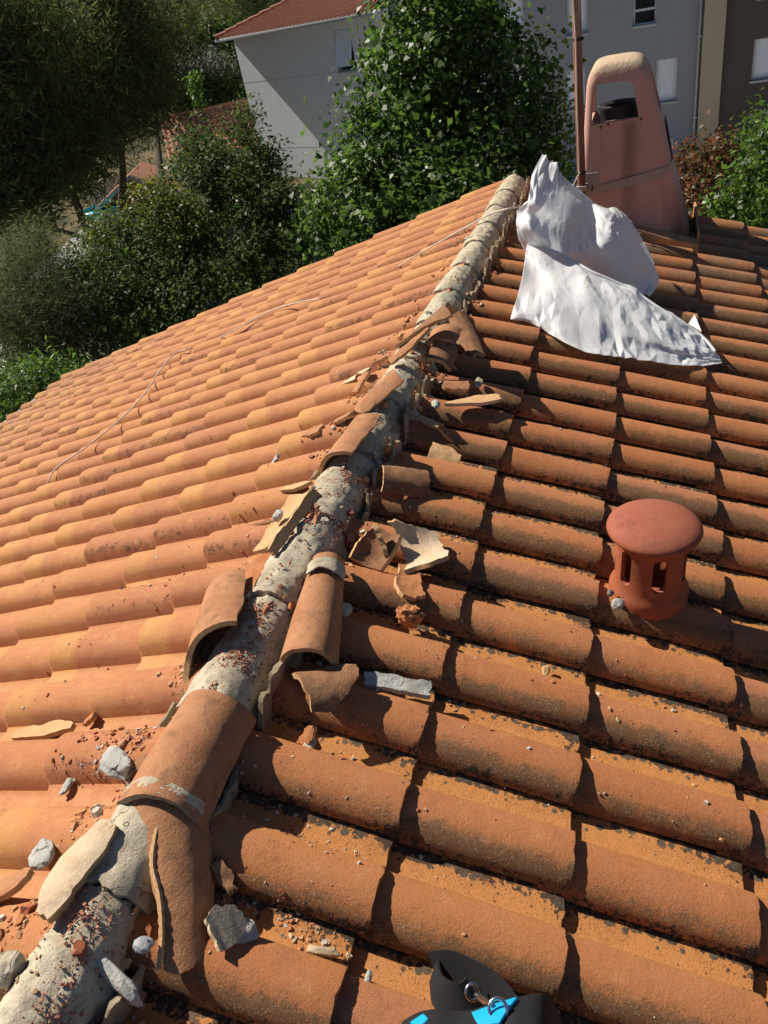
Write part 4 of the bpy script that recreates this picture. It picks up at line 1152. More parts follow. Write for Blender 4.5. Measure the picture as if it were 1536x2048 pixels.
# ================================================================== SURROUNDINGS
def ground_z(x, y):
    d = math.hypot(x, y - 2)
    far = max(0.0, d - 16)
    dirl = max(0.0, min(1.0, (-x * .75 + y * .35) / (d + 1e-6) + .1))
    return -6.6 + dirl * (1.7 * min(1, far / 20) + max(0, d - 48) * .085) + .25 * math.sin(x * .21) * math.sin(y * .17) * min(1, far / 8)
def ground_mat():
    g = G('dry_garden_ground')
    p = g.pos()
    a = g.noise(p, .35, 5); b = g.noise(p, 3, 6, .7)
    col = g.mix(g.step(a, .42, .6), (.045, .05, .02), (.16, .125, .065))
    col = g.mix(g.mul(b, .4), col, (.06, .05, .03))
    return g.done(col, .95, g.bump(b, .5, .05), .1)
n = 90
xs = np.sign(np.linspace(-1, 1, n)) * np.abs(np.linspace(-1, 1, n)) ** 2.2 * 420
V = [(x, y + 5, ground_z(x, y + 5)) for x in xs for y in xs]
F = [(a * n + b, (a + 1) * n + b, (a + 1) * n + b + 1, a * n + b + 1) for a in range(n - 1) for b in range(n - 1)]
o = mk('ground', V, F, ground_mat(), None, True, None); tag(o, kind='structure')
M_PATH = plain('pale_path', (.34, .34, .33), .9, sc=3)
def strip(name, pts, wid, mat, dz=.02):
    P = [Vector(p) for p in pts]; V = []
    for k, p in enumerate(P):
        t = (P[min(k + 1, len(P) - 1)] - P[max(k - 1, 0)]); t.z = 0; t.normalize()
        s = Vector((-t.y, t.x, 0)) * wid / 2
        for q in (p - s, p + s): V.append((q.x, q.y, ground_z(q.x, q.y) + dz))
    F = [(2 * k, 2 * k + 1, 2 * k + 3, 2 * k + 2) for k in range(len(P) - 1)]
    return tag(mk(name, V, F, mat, None, True, None), kind='structure')
_pp = spline([(-21.039,23.245,-4.176), (-21.940,26.420,-4.541), (-22.632,29.659,-5.066), (-23.835,33.690,-5.697), (-26.118,40.541,-6.629)], 6)
strip('path', _pp, 1.6, M_PATH, .06)

# ------------------------------------------------------------------ apartment blocks
KB = 1.7
def far_of(p):                      # the blocks stand about 35-40 m off
    return CAM + (Vector(p) - CAM) * KB
def render_mat(name, c, tone=.06):
    g = G(name)
    p = g.pos()
    a = g.noise(p, .5, 4); b = g.noise(g.n('VectorMath', {0: p, 1: (1.5, 1.5, .25)}, operation='MULTIPLY').outputs[0], 1.0, 5, .65)
    col = g.mix(a, tuple(v * (1 - tone) for v in c), tuple(v * (1 + tone) for v in c))
    col = g.mix(g.mul(g.step(b, .45, .75), .18), col, tuple(v * .7 for v in c))
    return g.done(col, .9, g.bump(g.noise(p, 30, 4), .2, .02), .15)
M_WA = render_mat('pale_grey_render', (.66, .68, .69))
M_WB = render_mat('grey_render', (.27, .285, .31))
M_WS = render_mat('beige_render', (.42, .35, .26))
M_WC = render_mat('dark_brown_render', (.10, .082, .07))
M_FRAME = plain('white_pvc', (.55, .57, .60), .4)
M_GLASS = plain('window_glass', (.02, .024, .03), .06, .8)
M_CURT = plain('net_curtain', (.72, .78, .84), .8, var=.12, sc=6)
M_SHUT = plain('pale_blue_blind', (.72, .80, .90), .6, var=.05)
M_SILL = plain('stone_sill', (.42, .42, .42), .8)
M_BROOF = shard_mat('block_roof_clay', (.30, .13, .085), (.40, .19, .12), .35, (.09, .05, .04), (.48, .25, .16))
M_ZINC = plain('zinc', (.40, .42, .44), .5, metal=.5)
class Wall:
    def __init__(s, org, along, normal):
        s.o = Vector(org); s.a = Vector(along).normalized(); s.n = Vector(normal).normalized()
    def p(s, a, z, out=0.0):
        q = s.o + s.a * a + s.n * out
        return Vector((q.x, q.y, z))
    def M(s):
        return Matrix(((s.a.x, s.n.x, 0, s.o.x), (s.a.y, s.n.y, 0, s.o.y), (0, 0, 1, 0), (0, 0, 0, 1)))
def wall_holes(name, w, a0, a1, z0, z1, holes, mat, parent, depth=.22, thick=.35, out=0.0):
    A = sorted({a0, a1, *[h[0] for h in holes], *[h[1] for h in holes]}); Z = sorted({z0, z1, *[h[2] for h in holes], *[h[3] for h in holes]})
    A = [q for q in A if a0 <= q <= a1]; Z = [q for q in Z if z0 <= q <= z1]
    bm = bmesh.new()
    def quad(ps): bm.faces.new([bm.verts.new(p) for p in ps])
    for i in range(len(A) - 1):
        for j in range(len(Z) - 1):
            ca, cz = (A[i] + A[i + 1]) / 2, (Z[j] + Z[j + 1]) / 2
            if any(h[0] < ca < h[1] and h[2] < cz < h[3] for h in holes): continue
            quad([w.p(A[i], Z[j], out), w.p(A[i + 1], Z[j], out), w.p(A[i + 1], Z[j + 1], out), w.p(A[i], Z[j + 1], out)])
    for h in holes:
        c = [(h[0], h[2]), (h[1], h[2]), (h[1], h[3]), (h[0], h[3])]
        for k in range(4):
            p, q = c[k], c[(k + 1) % 4]
            quad([w.p(*p, out), w.p(*q, out), w.p(*q, out - depth), w.p(*p, out - depth)])
    bmesh.ops.remove_doubles(bm, verts=bm.verts, dist=1e-4)
    return from_bm(name, bm, mat, parent, False)
def wbox(name, w, a0, a1, z0, z1, o0, o1, mat, parent, bevel=0.0):
    return box(name, ((a0 + a1) / 2, (o0 + o1) / 2, (z0 + z1) / 2), (abs(a1 - a0), abs(o1 - o0), abs(z1 - z0)), mat, parent, w.M(), bevel)
def window(w, h, parent, out=0.0, style='curtain', depth=.22):
    a0, a1, z0, z1 = h
    f = .055; d = out - depth + .05
    win = wbox('window', w, a0, a1, z0, z1, d - .05, d - .03, M_GLASS, parent)
    for (p0, p1, q0, q1) in ((a0, a0 + f, z0, z1), (a1 - f, a1, z0, z1), (a0 + f, a1 - f, z1 - f, z1), (a0 + f, a1 - f, z0, z0 + f)):
        wbox('frame', w, p0, p1, q0, q1, d - .029, d + .02, M_FRAME, win)
    if style == 'curtain':
        n = 26; V = []; F = []
        for k in range(n + 1):
            a = a0 + f + (a1 - a0 - 2 * f) * k / n
            o_ = d - .012 + .010 * math.sin(k * 1.7) + .004 * math.sin(k * .6)
            V += [w.p(a, z0 + f, o_), w.p(a, z1 - f, o_)]
        F = [(2 * k, 2 * k + 2, 2 * k + 3, 2 * k + 1) for k in range(n)]
        mk('curtain', V, F, M_CURT, win)
    elif style == 'open':
        wbox('mullion', w, a0 + f, a1 - f, z0 + (z1 - z0) * .28, z0 + (z1 - z0) * .33, d - .028, d + .01, M_FRAME, win)
    wbox('sill', w, a0 - .04, a1 + .04, z0 - .07, z0 - .004, out - depth + .08, out + .06, M_SILL, win)
    return win
# block A: pale, low hipped roof
wA = Vector((-math.sin(rad(64)), math.cos(rad(64)), 0)); nA = Vector((-math.cos(rad(64)), -math.sin(rad(64)), 0))
oA = far_of((-9.631, 20.785, .7))
WA = Wall((oA.x, oA.y, 0), -wA, nA)
def zk(z): return CAM.z + (z - CAM.z) * KB
zeA = zk(.82)
bA = empty('apartment_block', (oA.x, oA.y, -7)); tag(bA, 'pale grey apartment block with low red tiled hip roof at top centre', 'building')
hA = [(3.74 * KB, 4.34 * KB, zk(-.22), zk(.63)), (3.62 * KB, 4.16 * KB, zk(-1.72), zk(-1.12))]
wall_holes('wall', WA, 0, 9.4, -8, zeA, hA, M_WA, bA)
for nm, q in (('wall', (WA.p(0, -8), WA.p(0, zeA), WA.p(0, zeA, -9), WA.p(0, -8, -9))), ('wall', (WA.p(0, -8, -9), WA.p(0, zeA, -9), WA.p(9.4, zeA, -9), WA.p(9.4, -8, -9)))):
    mk(nm, q, [(0, 1, 2, 3)], M_WA, bA, False)
w1 = window(WA, hA[0], bA, 0, 'none')
# tilted blind hanging open in the upper window
q0, q1, q2, q3 = hA[0]
blind = mk('blind', [WA.p(q0 + .05, q3 - .03, -.14), WA.p(q1 - .05, q3 - .03, -.14), WA.p(q1 - .08, q2 + .18, .20), WA.p(q0 + .02, q2 + .18, .20), WA.p(q0 + .05, q3 - .03, -.16), WA.p(q1 - .05, q3 - .03, -.16), WA.p(q1 - .08, q2 + .18, .17), WA.p(q0 + .02, q2 + .18, .17)], [(0, 3, 2, 1), (4, 5, 6, 7), (0, 1, 5, 4), (3, 7, 6, 2), (0, 4, 7, 3), (1, 2, 6, 5)], M_SHUT, w1, False)
window(WA, hA[1], bA)
for z in (zk(-.22), zk(-1.87)):
    wbox('render_joint', WA, .002, 8.4, z - .012, z + .012, -.02, .004, M_SILL, bA) if z < -1 else None
wbox('gutter', WA, -.28, 9.5, zeA - .02, zeA + .10, .72, .84, M_ZINC, bA, .03)
wbox('soffit', WA, -.2, 9.45, zeA - .002, zeA + .05, -.3, .72, M_FRAME, bA)
# corrugated clay roof of block A: columns of rolls clipped by the hip
V = []; F = []
a0, a1, run, pit = -.25, 9.5, 6.5, math.tan(rad(18))
cw = .24; nc = int((a1 - a0) / cw); rowl = .36
for c in range(nc):
    ac = a0 + c * cw
    dmax = min(run, (ac - a0) + .12)
    nr_ = int(dmax / rowl) + 1
    for r in range(nr_):
        d0, d1 = r * rowl, min((r + 1) * rowl, dmax)
        if d1 - d0 < .03: continue
        b = len(V)
        for (d, lift) in ((d0, .05), (d1, .02)):
            for k in range(6):
                t = k / 5; aa = ac + cw * t
                hgt = .075 * math.sin(math.pi * min(1, t / .62)) if t < .62 else .0
                V.append(WA.p(aa, zeA + .08 + d * pit + lift + hgt, .80 - d))
        for k in range(5): F.append((b + k, b + k + 1, b + 7 + k, b + 6 + k))
        b = len(V)
        for k in range(6): V.append(V[b - 12 + k].copy())
        for k in range(6): V.append(V[b - 12 + k] - Vector((0, 0, .06)))
        for k in range(5): F.append((b + k + 1, b + k, b + 6 + k, b + 7 + k))
o = mk('roof_tiling', V, F, M_BROOF, bA, True, 40); o['kind'] = 'stuff'
hipt = []
for k in range(18):
    t0, t1 = k * .38, k * .38 + .42
    pa = WA.p(a0 + t0 + .05, zeA + .16 + t0 * pit, .80 - t0); pb = WA.p(a0 + t1 + .05, zeA + .13 + t1 * pit, .80 - t1)
    tube('hip_tile', [pa, pb], [.13, .11], M_BROOF, bA, 8)
mk('roof_slope', [WA.p(a0, zeA + .06, .78), WA.p(a1, zeA + .06, .78), WA.p(a1, zeA + .06 + run * pit, .78 - run), WA.p(a0 + run, zeA + .06 + run * pit, .78 - run)], [(0, 1, 2, 3)], M_BROOF, bA, False)
mk('roof_slope', [WA.p(a0, zeA + .06, .78), WA.p(a0 + run, zeA + .06 + run * pit, .78 - run), WA.p(a0, zeA + .06, .78 - 2 * run)], [(0, 1, 2)], M_BROOF, bA, False)
wbox('verge_board', WA, 9.46, 9.6, zeA - .25, zeA + .12, .0, .78, M_FRAME, bA)

# block B: taller grey block with downpipe, block C: dark brown wing
oB = far_of((-5.15, 18.74, .7))
nB = Vector((-.067, -.998, 0)).normalized()
oB = oB - nB * -.25
WB_ = Wall((oB.x, oB.y, 0), Vector((.998, -.067, 0)), nB)
bB = empty('apartment_block', (oB.x, oB.y, -7)); tag(bB, 'tall flat-faced grey apartment block behind the big tree and chimney', 'building')
def hb(a0, a1, z0, z1): return (a0 * KB, a1 * KB, zk(z0), zk(z1))
hB = [hb(3.06, 3.48, -.12, .72), hb(4.36, 4.78, -.22, .62), hb(5.68, 6.12, -.24, .60), hb(6.14, 6.57, -1.70, -.90), hb(4.30, 4.72, -1.62, -.86), hb(6.14, 6.57, -3.2, -2.42), hb(3.06, 3.48, -1.6, -.8)]
wall_holes('wall', WB_, 0, 7.02 * KB, -8, 9, hB, M_WB, bB)
mk('wall', (WB_.p(0, -8), WB_.p(0, 9), WB_.p(0, 9, -8), WB_.p(0, -8, -8)), [(0, 1, 2, 3)], M_WB, bB, False)
mk('roof', (WB_.p(0, 9), WB_.p(7.02 * KB, 9), WB_.p(7.02 * KB, 9, -8), WB_.p(0, 9, -8)), [(0, 1, 2, 3)], M_ZINC, bB, False)
for k, h in enumerate(hB): window(WB_, h, bB, 0, 'open' if k == 2 else 'curtain')
tube('downpipe', [WB_.p(7.0 * KB - .07, 9, .09), WB_.p(7.0 * KB - .07, -1.2, .09), WB_.p(7.0 * KB - .07, -7, .09)], .055, M_ZINC, bB, 10)
for z in (4.0, .6, -1.9, -4.4):
    wbox('pipe_bracket', WB_, 7.0 * KB - .15, 7.0 * KB + .01, z, z + .05, .0, .16, M_ZINC, bB)
bC = empty('apartment_wing', WB_.p(7.42 * KB, -7)); tag(bC, 'dark brown apartment wing with beige corner pier at the right edge', 'building')
wbox('corner_pier', WB_, 7.03 * KB, 7.42 * KB, -8, 9, -3, .35, M_WS, bC)
hC = [hb(7.97, 8.45, -1.5, -.78), hb(8.0, 8.5, -2.82, -2.10), hb(7.97, 8.45, -4.2, -3.5), hb(7.97, 8.45, -.1, .62)]
wall_holes('wall', WB_, 7.421 * KB, 11 * KB, -8, 9, hC, M_WC, bC, out=.18)
for k, h in enumerate(hC): window(WB_, h, bC, .18, 'open' if k == 1 else 'curtain')
mk('roof', (WB_.p(7.42 * KB, 9), WB_.p(11 * KB, 9), WB_.p(11 * KB, 9, -8), WB_.p(7.42 * KB, 9, -8)), [(0, 1, 2, 3)], M_ZINC, bC, False)

# pale sheet added in front of the blocks to bounce sunlight onto them
yq = [WB_.p(-6, 0, .3), WB_.p(26, 0, .3), WB_.p(26, 0, 15), WB_.p(-6, 0, 15)]
n = 16; V = []
for a in range(n + 1):
    for b in range(n + 1):
        q = WB_.p(-8 + 36 * a / n, 0, .3 + 17 * b / n); V.append((q.x, q.y, ground_z(q.x, q.y) + .03))
F = [(a * (n + 1) + b, (a + 1) * (n + 1) + b, (a + 1) * (n + 1) + b + 1, a * (n + 1) + b + 1) for a in range(n) for b in range(n)]
tag(mk('bounce_sheet', V, F, plain('pale_bounce', (.52, .50, .46), .9, sc=1.5), None, True, None), kind='structure')

# ------------------------------------------------------------------ low houses among the trees
def tiled_gable(name, label, p0, p1, depth, hgt, wallmat, rise):
    p0, p1 = Vector(p0), Vector(p1)
    al = (p1 - p0); al.z = 0; L = al.length; al.normalize(); nn = Vector((al.y, -al.x, 0))
    if nn.dot(CAM - p0) < 0: nn = -nn
    w = Wall((p0.x, p0.y, 0), al, nn); zr = (p0.z + p1.z) / 2
    h = empty(name, w.p(L / 2, ground_z(p0.x, p0.y), depth / 2)); tag(h, label, 'house')
    ze = zr - rise
    V = []; F = []
    nc = int(L / .26); nr_ = 9
    for sgn, o0 in ((1, 0), (-1, 0)):
        for c in range(nc):
            for r in range(nr_):
                b = len(V)
                for q, lift in ((r, 0.02), (r + 1, .05)):
                    d = depth / 2 * q / nr_
                    for k in range(5):
                        t = k / 4; V.append(w.p(c * .26 + .26 * t, zr - rise * q / nr_ + lift + .07 * math.sin(math.pi * min(1, t * 1.5)), sgn * d))
                for k in range(4): F.append((b + k, b + k + 1, b + 6 + k, b + 5 + k))
    o = mk('roof_tiling', V, F, M_BROOF, h, True, 40); o['kind'] = 'stuff'
    gz = ground_z(p0.x, p0.y) - .5
    wbox('wall', w, .2, L - .2, gz, ze, -depth / 2 + .3, depth / 2 - .3, wallmat, h)
    for a in (.2, L - .2):
        mk('gable', [w.p(a, ze, -depth / 2 + .3), w.p(a, zr - .1, 0), w.p(a, ze, depth / 2 - .3)], [(0, 1, 2)], wallmat, h, False)
    tube('ridge_cap', [w.p(0, zr + .05), w.p(L, zr + .05)], .12, M_BROOF, h, 8)
    return h, w
tiled_gable('neighbour_house', 'long red tiled roof showing between shrub and pale block', (-23.377,38.101,-2.574), (-19.162,40.467,-2.298), 7, 3, M_WA, 1.7)
M_WOOD = plain('orange_shed_wood', (.42, .15, .045), .7, var=.3, sc=5)
c0 = Vector((-21.747,31.807,-3.717))
shed = empty('garden_shed', (c0.x, c0.y, ground_z(c0.x, c0.y))); tag(shed, 'orange timber garden shed with tiled gable under the pines', 'shed')
dr = Vector((math.cos(YAW), math.sin(YAW), 0)); Ws = Wall((c0.x, c0.y, 0), dr, Vector((-math.sin(YAW), math.cos(YAW), 0)) * -1)
gz = ground_z(c0.x, c0.y) - .4; ze = c0.z - .9
for k in range(16):
    wbox('plank', Ws, -1.6 + k * .2, -1.6 + k * .2 + .192, gz, ze + (.75 - abs(-1.5 + k * .2) * .5) - .05, -.02, .02, M_WOOD, shed)
wbox('wall', Ws, -1.58, 1.58, gz, ze, -3, -.03, M_WOOD, shed)
for sg in (-1, 1):
    V = [Ws.p(0, c0.z, .5), Ws.p(sg * 2.1, c0.z - 1.15, .5), Ws.p(sg * 2.1, c0.z - 1.15, -3.2), Ws.p(0, c0.z, -3.2)]
    V += [v - Vector((0, 0, .12)) for v in V]
    mk('roof_side', V, [(0, 1, 2, 3), (7, 6, 5, 4), (0, 4, 5, 1), (1, 5, 6, 2), (2, 6, 7, 3), (3, 7, 4, 0)], M_BROOF, shed, False)
    V = [Ws.p(0, c0.z - .02, .53), Ws.p(sg * 2.1, c0.z - 1.17, .53), Ws.p(sg * 2.1, c0.z - 1.35, .53), Ws.p(0, c0.z - .2, .53)]
    V += [v + Ws.n * .04 for v in V]
    mk('barge_board', V, [(0, 1, 2, 3), (7, 6, 5, 4), (0, 4, 5, 1), (1, 5, 6, 2), (2, 6, 7, 3), (3, 7, 4, 0)], M_SILL, shed, False)
pc = Vector((-23.109,30.607,-4.883))
pool = empty('paddling_pool', (pc.x, pc.y, ground_z(pc.x, pc.y)))
tag(pool, 'small turquoise paddling pool beside the timber shed', 'pool')
pg = ground_z(pc.x, pc.y)
V, F = lathe_arrays([(.9, .0), (.98, .1), (.98, .5), (.92, .55), (.86, .5), (.86, .38), (0, .38)], 28, Matrix.Translation((pc.x, pc.y, pg)))
mk('tub', V, F, plain('turquoise_vinyl', (.02, .42, .52), .4), pool)
# pale slatted fence behind the pool
fp = Vector((-24.497,33.308,-5.167))
fence = empty('slat_fence', (fp.x, fp.y, ground_z(fp.x, fp.y))); tag(fence, 'short pale slatted fence behind the turquoise pool', 'fence')
for k in range(12):
    box('slat', (fp.x + (k - 6) * .17, fp.y + (k - 6) * .05, ground_z(fp.x, fp.y) + .6), (.12, .03, 1.2), M_SILL, fence)

# ------------------------------------------------------------------ foliage
def leaf_mat(name, c0, c1, trans=.35, rough=.45, spec=.4):
    c0 = tuple(v * .95 for v in c0); c1 = tuple(v * 1.35 for v in c1)
    g = G(name)
    r = g.n('Attribute', attribute_name='leaf').outputs['Fac']
    col = g.mix(r, c0, c1)
    g.done(col, rough, None, spec)
    tr = g.n('BsdfTranslucent', {'Color': g.mix(r, tuple(min(1, v * 1.6) for v in c0), tuple(min(1, v * 1.8) for v in c1))})
    mx = g.n('MixShader', {0: trans, 1: g.b.outputs[0], 2: tr.outputs[0]})
    g.t.links.new(mx.outputs[0], g.o.inputs[0])
    return g.m
M_BARK = plain('bark', (.07, .05, .035), .95, var=.4, sc=12, bump=.02)
def leaves(name, C, N, size, aspect, mat, parent, seed, fold=.25, droop=0.0):
    """C centres, N leaf normals; each leaf a folded rhomb"""
    rs = np.random.RandomState(seed)
    n = len(C)
    N = N / (np.linalg.norm(N, axis=1, keepdims=True) + 1e-9)
    t = rs.normal(0, 1, (n, 3)); t[:, 2] -= droop
    t -= N * (t * N).sum(1, keepdims=True); t /= np.linalg.norm(t, axis=1, keepdims=True) + 1e-9
    b = np.cross(N, t)
    s = size * (.45 + .95 * rs.rand(n) ** 1.3)[:, None]
    P = np.stack([C - t * s * .5, C + b * s * aspect * .5 + N * s * fold * aspect - t * s * .08, C + t * s * .5, C - b * s * aspect * .5 + N * s * fold * aspect - t * s * .08], 1)
    me = bpy.data.meshes.new(name)
    me.vertices.add(4 * n); me.loops.add(4 * n); me.polygons.add(n)
    me.vertices.foreach_set('co', P.reshape(-1).astype(np.float32))
    me.loops.foreach_set('vertex_index', np.arange(4 * n, dtype=np.int32))
    me.polygons.foreach_set('loop_start', np.arange(0, 4 * n, 4, dtype=np.int32))
    me.update(calc_edges=True); me.validate()
    at = me.attributes.new('leaf', 'FLOAT', 'FACE'); at.data.foreach_set('value', rs.rand(n).astype(np.float32))
    return finish(name, me, mat, parent, False)
def crown_points(lobes, nclump, per, rc, seed, shell=.6):
    rs = np.random.RandomState(seed); cl = []; on = []
    vol = np.array([l[1][0] * l[1][1] * l[1][2] for l in lobes]) ** .75; vol /= vol.sum()
    for k in range(nclump):
        c, r = lobes[rs.choice(len(lobes), p=vol)]
        d = rs.normal(0, 1, 3); d /= np.linalg.norm(d)
        q = (shell + (1 - shell) * rs.rand() ** .6) if rs.rand() < .8 else rs.rand()
        q *= 1 + .14 * float(vnoise(d * 2.2 + np.array(c), seed))
        cl.append(np.array(c) + d * np.array(r) * q); on.append(d)
    cl = np.array(cl); on = np.array(on)
    idx = np.repeat(np.arange(nclump), per)
    rcs = rc * (.6 + .8 * rs.rand(nclump))[idx][:, None]
    P = cl[idx] + rs.normal(0, 1, (len(idx), 3)) * rcs * np.array([1, 1, .8])
    N = on[idx] * .8 + rs.normal(0, .75, (len(idx), 3)) + np.array([0, 0, .5])
    return cl, P, N
def tree(name, label, cat, lobes, nclump, per, rc, size, aspect, mat, seed, base=None, trunk_r=.14, group=None, shell=.6, nlimb=26, droop=0.0):
    c0 = np.mean([l[0] for l in lobes], 0)
    if base is None: base = (c0[0], c0[1])
    bz = ground_z(*base) - .15
    t = empty(name, (base[0], base[1], bz + .15)); tag(t, label, cat, group)
    cl, P, N = crown_points(lobes, nclump, per, rc, seed, shell)
    leaves('crown', P, N, size, aspect, mat, t, seed, droop=droop)
    rs = np.random.RandomState(seed + 1); V = []; F = []
    def add(pts, rr, n=7):
        a, f = tube_arrays(pts, rr, n); b = len(V); V.extend(a); F.extend([tuple(q + b for q in ff) for ff in f])
    top = Vector((float(c0[0]), float(c0[1]), float(c0[2])))
    root = Vector((base[0], base[1], bz)); fork = root.lerp(top, .55) + Vector((rs.normal(0, .08), rs.normal(0, .08), 0))
    add(spline([root, root.lerp(fork, .5) + Vector((rs.normal(0, .06), rs.normal(0, .06), 0)), fork, top], 5), list(np.linspace(trunk_r, trunk_r * .3, 16)), 10)
    for k in range(nlimb):
        e = Vector(cl[rs.randint(len(cl))]); s = root.lerp(top, .4 + .55 * rs.rand())
        m = s.lerp(e, .5) + Vector((rs.normal(0, .1), rs.normal(0, .1), .15))
        add(spline([s, m, e], 4), list(np.linspace(trunk_r * .35, trunk_r * .06, 9)), 5)
    mk('trunk', V, F, M_BARK, t, True, 60)
    return t
ML1 = leaf_mat('big_tree_leaf', (.016, .048, .010), (.075, .135, .020), .42, .45, .32)
ML2 = leaf_mat('evergreen_leaf', (.022, .046, .011), (.066, .105, .024), .35, .6, .2)
ML3 = leaf_mat('yellow_green_leaf', (.06, .085, .012), (.12, .13, .018), .4, .5)
ML4 = leaf_mat('pine_needles', (.028, .044, .014), (.082, .105, .030), .35, .7, .2)
ML5 = leaf_mat('feathery_leaf', (.055, .075, .028), (.10, .125, .048), .35, .7, .2)
ML6 = leaf_mat('bright_leaf', (.03, .075, .010), (.08, .14, .02), .45, .4)
ML7 = leaf_mat('red_shrub_leaf', (.045, .055, .015), (.16, .055, .022), .35, .5)
ML8 = leaf_mat('sunlit_wood_leaf', (.06, .08, .02), (.125, .14, .04), .4, .6)
def lobe(p, rx, ry=None, rz=None): return (np.array(p), (rx, ry or rx, rz or rx))
# the big tree in front of the blocks
tree('broadleaf_tree', 'large glossy green broadleaf tree rising behind the gable', 'tree', [
    lobe((-2.153,12.348,0.220), 1.2, 1.1, 1.2), lobe((-2.577,11.660,-0.336), .85, .9, .95), lobe((-1.426,12.412,-0.573), 1.0, 1.0, 1.1), lobe((-2.018,11.675,-1.148), 1.55, 1.4, 1.2), lobe((-2.825,10.837,-1.517), 1.25, 1.2, 1.0),
    lobe((-0.890,12.336,-1.495), .72, .8, .8), lobe((-2.296,12.658,0.867), .9, .9, .8), lobe((-3.417,10.619,-1.549), .6, .7, .55), lobe((-3.356,11.294,-1.060), .36, .4, .36), lobe((-1.855,10.468,-1.942), 1.9, 1.6, 1.0)], 680, 60, .20, .105, .78, ML1, 21, trunk_r=.2, shell=.72)
# evergreen shrubs at the left
tree('evergreen_tree', 'dark bushy evergreen with pointed top left of the pale block', 'tree', [
    lobe((-6.105,12.290,-1.009), .85, .85, .8), lobe((-6.220,11.570,-1.386), 1.25, 1.2, 1.0), lobe((-5.194,11.413,-1.943), .95, 1.0, .95), lobe((-5.525,10.543,-2.308), 1.5, 1.3, 1.0), lobe((-6.579,12.084,-0.628), .5, .5, .45), lobe((-4.923,12.157,-1.758), .38, .5, .5), lobe((-5.800,12.773,-0.346), .22, .25, .35), lobe((-5.530,12.594,-0.957), .35, .4, .45)], 760, 56, .13, .085, .45, ML2, 22, shell=.7)
tree('evergreen_tree', 'lower rounded evergreen bush in front of the pine trunks', 'bush', [
    lobe((-6.794,9.870,-1.810), 1.15, 1.1, .9), lobe((-6.949,8.999,-2.131), 1.2, 1.1, .9), lobe((-5.888,9.056,-2.379), 1.3, 1.2, .9), lobe((-7.187,10.335,-1.356), .6, .6, .5)], 620, 56, .16, .08, .45, ML2, 23, shell=.7)
tree('yellow_shrub', 'yellow-green shrub glowing at the edge of the dark evergreens', 'shrub', [lobe((-6.425,10.421,-1.132), .42, .4, .36), lobe((-6.720,10.516,-0.894), .3, .3, .3), lobe((-6.033,10.130,-1.396), .32, .3, .3), lobe((-7.319,10.008,-1.245), .34, .34, .3)], 110, 50, .12, .07, .5, ML3, 24, trunk_r=.05)
tree('feathery_shrub', 'feathery grey-green tamarisk-like shrub at the left edge', 'shrub', [lobe((-7.784,8.456,-1.551), .75, .8, .9), lobe((-7.745,7.716,-1.722), .9, .9, .9), lobe((-7.221,8.101,-2.066), .75, .8, .8), lobe((-7.901,8.876,-1.152), .4, .4, .45)], 620, 70, .16, .13, .07, ML5, 25, trunk_r=.06, shell=.5, nlimb=60)
tree('leafy_bush', 'bright green lance-leaved bush above the eaves at lower left', 'bush', [lobe((-5.942,5.716,-1.995), .55, .6, .35), lobe((-6.091,5.616,-1.873), .5, .5, .4), lobe((-5.831,6.189,-1.873), .35, .4, .35)], 120, 40, .14, .11, .22, ML6, 26, trunk_r=.05)
tree('red_tipped_shrub', 'small shrub with reddish leaves right of the chimney', 'shrub', [lobe((1.431,8.167,-0.952), .38, .4, .36), lobe((1.616,8.303,-0.760), .20, .2, .2), lobe((1.378,7.710,-1.123), .42, .4, .3), lobe((1.276,8.339,-0.680), .14, .14, .14)], 150, 34, .09, .06, .55, ML7, 27, trunk_r=.04)
tree('green_shrub', 'fresh green shrub at the right edge beyond the roof', 'shrub', [lobe((1.946,7.597,-0.558), .26, .3, .40), lobe((1.836,7.290,-1.005), .34, .35, .24), lobe((1.990,7.314,-0.848), .36, .35, .36), lobe((1.634,7.385,-1.104), .25, .3, .14)], 150, 36, .085, .062, .6, ML6, 28, trunk_r=.04)

# pines
def pine(label, base_px, lobes, seed, lean=0.0, rtr=.2, per=60, ncl=520):
    b = Vector(base_px); bx, by = b.x, b.y
    t = empty('pine_tree', (bx, by, ground_z(bx, by))); tag(t, label, 'tree', 'pines at the left')
    cl, P, N = crown_points(lobes, ncl, per, .38, seed, .55)
    N = np.random.RandomState(seed + 333).normal(0, 1, N.shape)
    leaves('crown', P, N, .36, .13, ML4, t, seed, fold=.05)
    rs = np.random.RandomState(seed + 9); V = []; F = []
    def add(pts, rr, n=7):
        a, f = tube_arrays(pts, rr, n); q0 = len(V); V.extend(a); F.extend([tuple(q + q0 for q in ff) for ff in f])
    c0 = np.mean([l[0] for l in lobes], 0); top = Vector((float(c0[0]), float(c0[1]), float(max(l[0][2] for l in lobes)) + .6))
    root = Vector((bx, by, ground_z(bx, by) - .2))
    add(spline([root, root.lerp(top, .35) + Vector((lean, 0, 0)), root.lerp(top, .7), top], 5), list(np.linspace(rtr, .04, 16)), 10)
    for k in range(46):
        e = Vector(cl[rs.randint(len(cl))]); s = root.lerp(top, min(.97, max(.25, (e.z - root.z) / (top.z - root.z) - .08)))
        add(spline([s, s.lerp(e, .5) + Vector((0, 0, .15)), e], 4), list(np.linspace(.06, .012, 9)), 5)
    mk('trunk', V, F, M_BARK, t, True, 60)
pine('dark pine with leaning trunk nearest the path at far left', (-25.430,29.738,-5.600), [lobe((-19.572,25.093,1.263), 3.0, 2.6, 2.2), lobe((-19.270,23.938,-1.105), 2.6, 2.4, 1.8), lobe((-19.541,22.340,-1.544), 2.0, 2.0, 1.6)], 31)
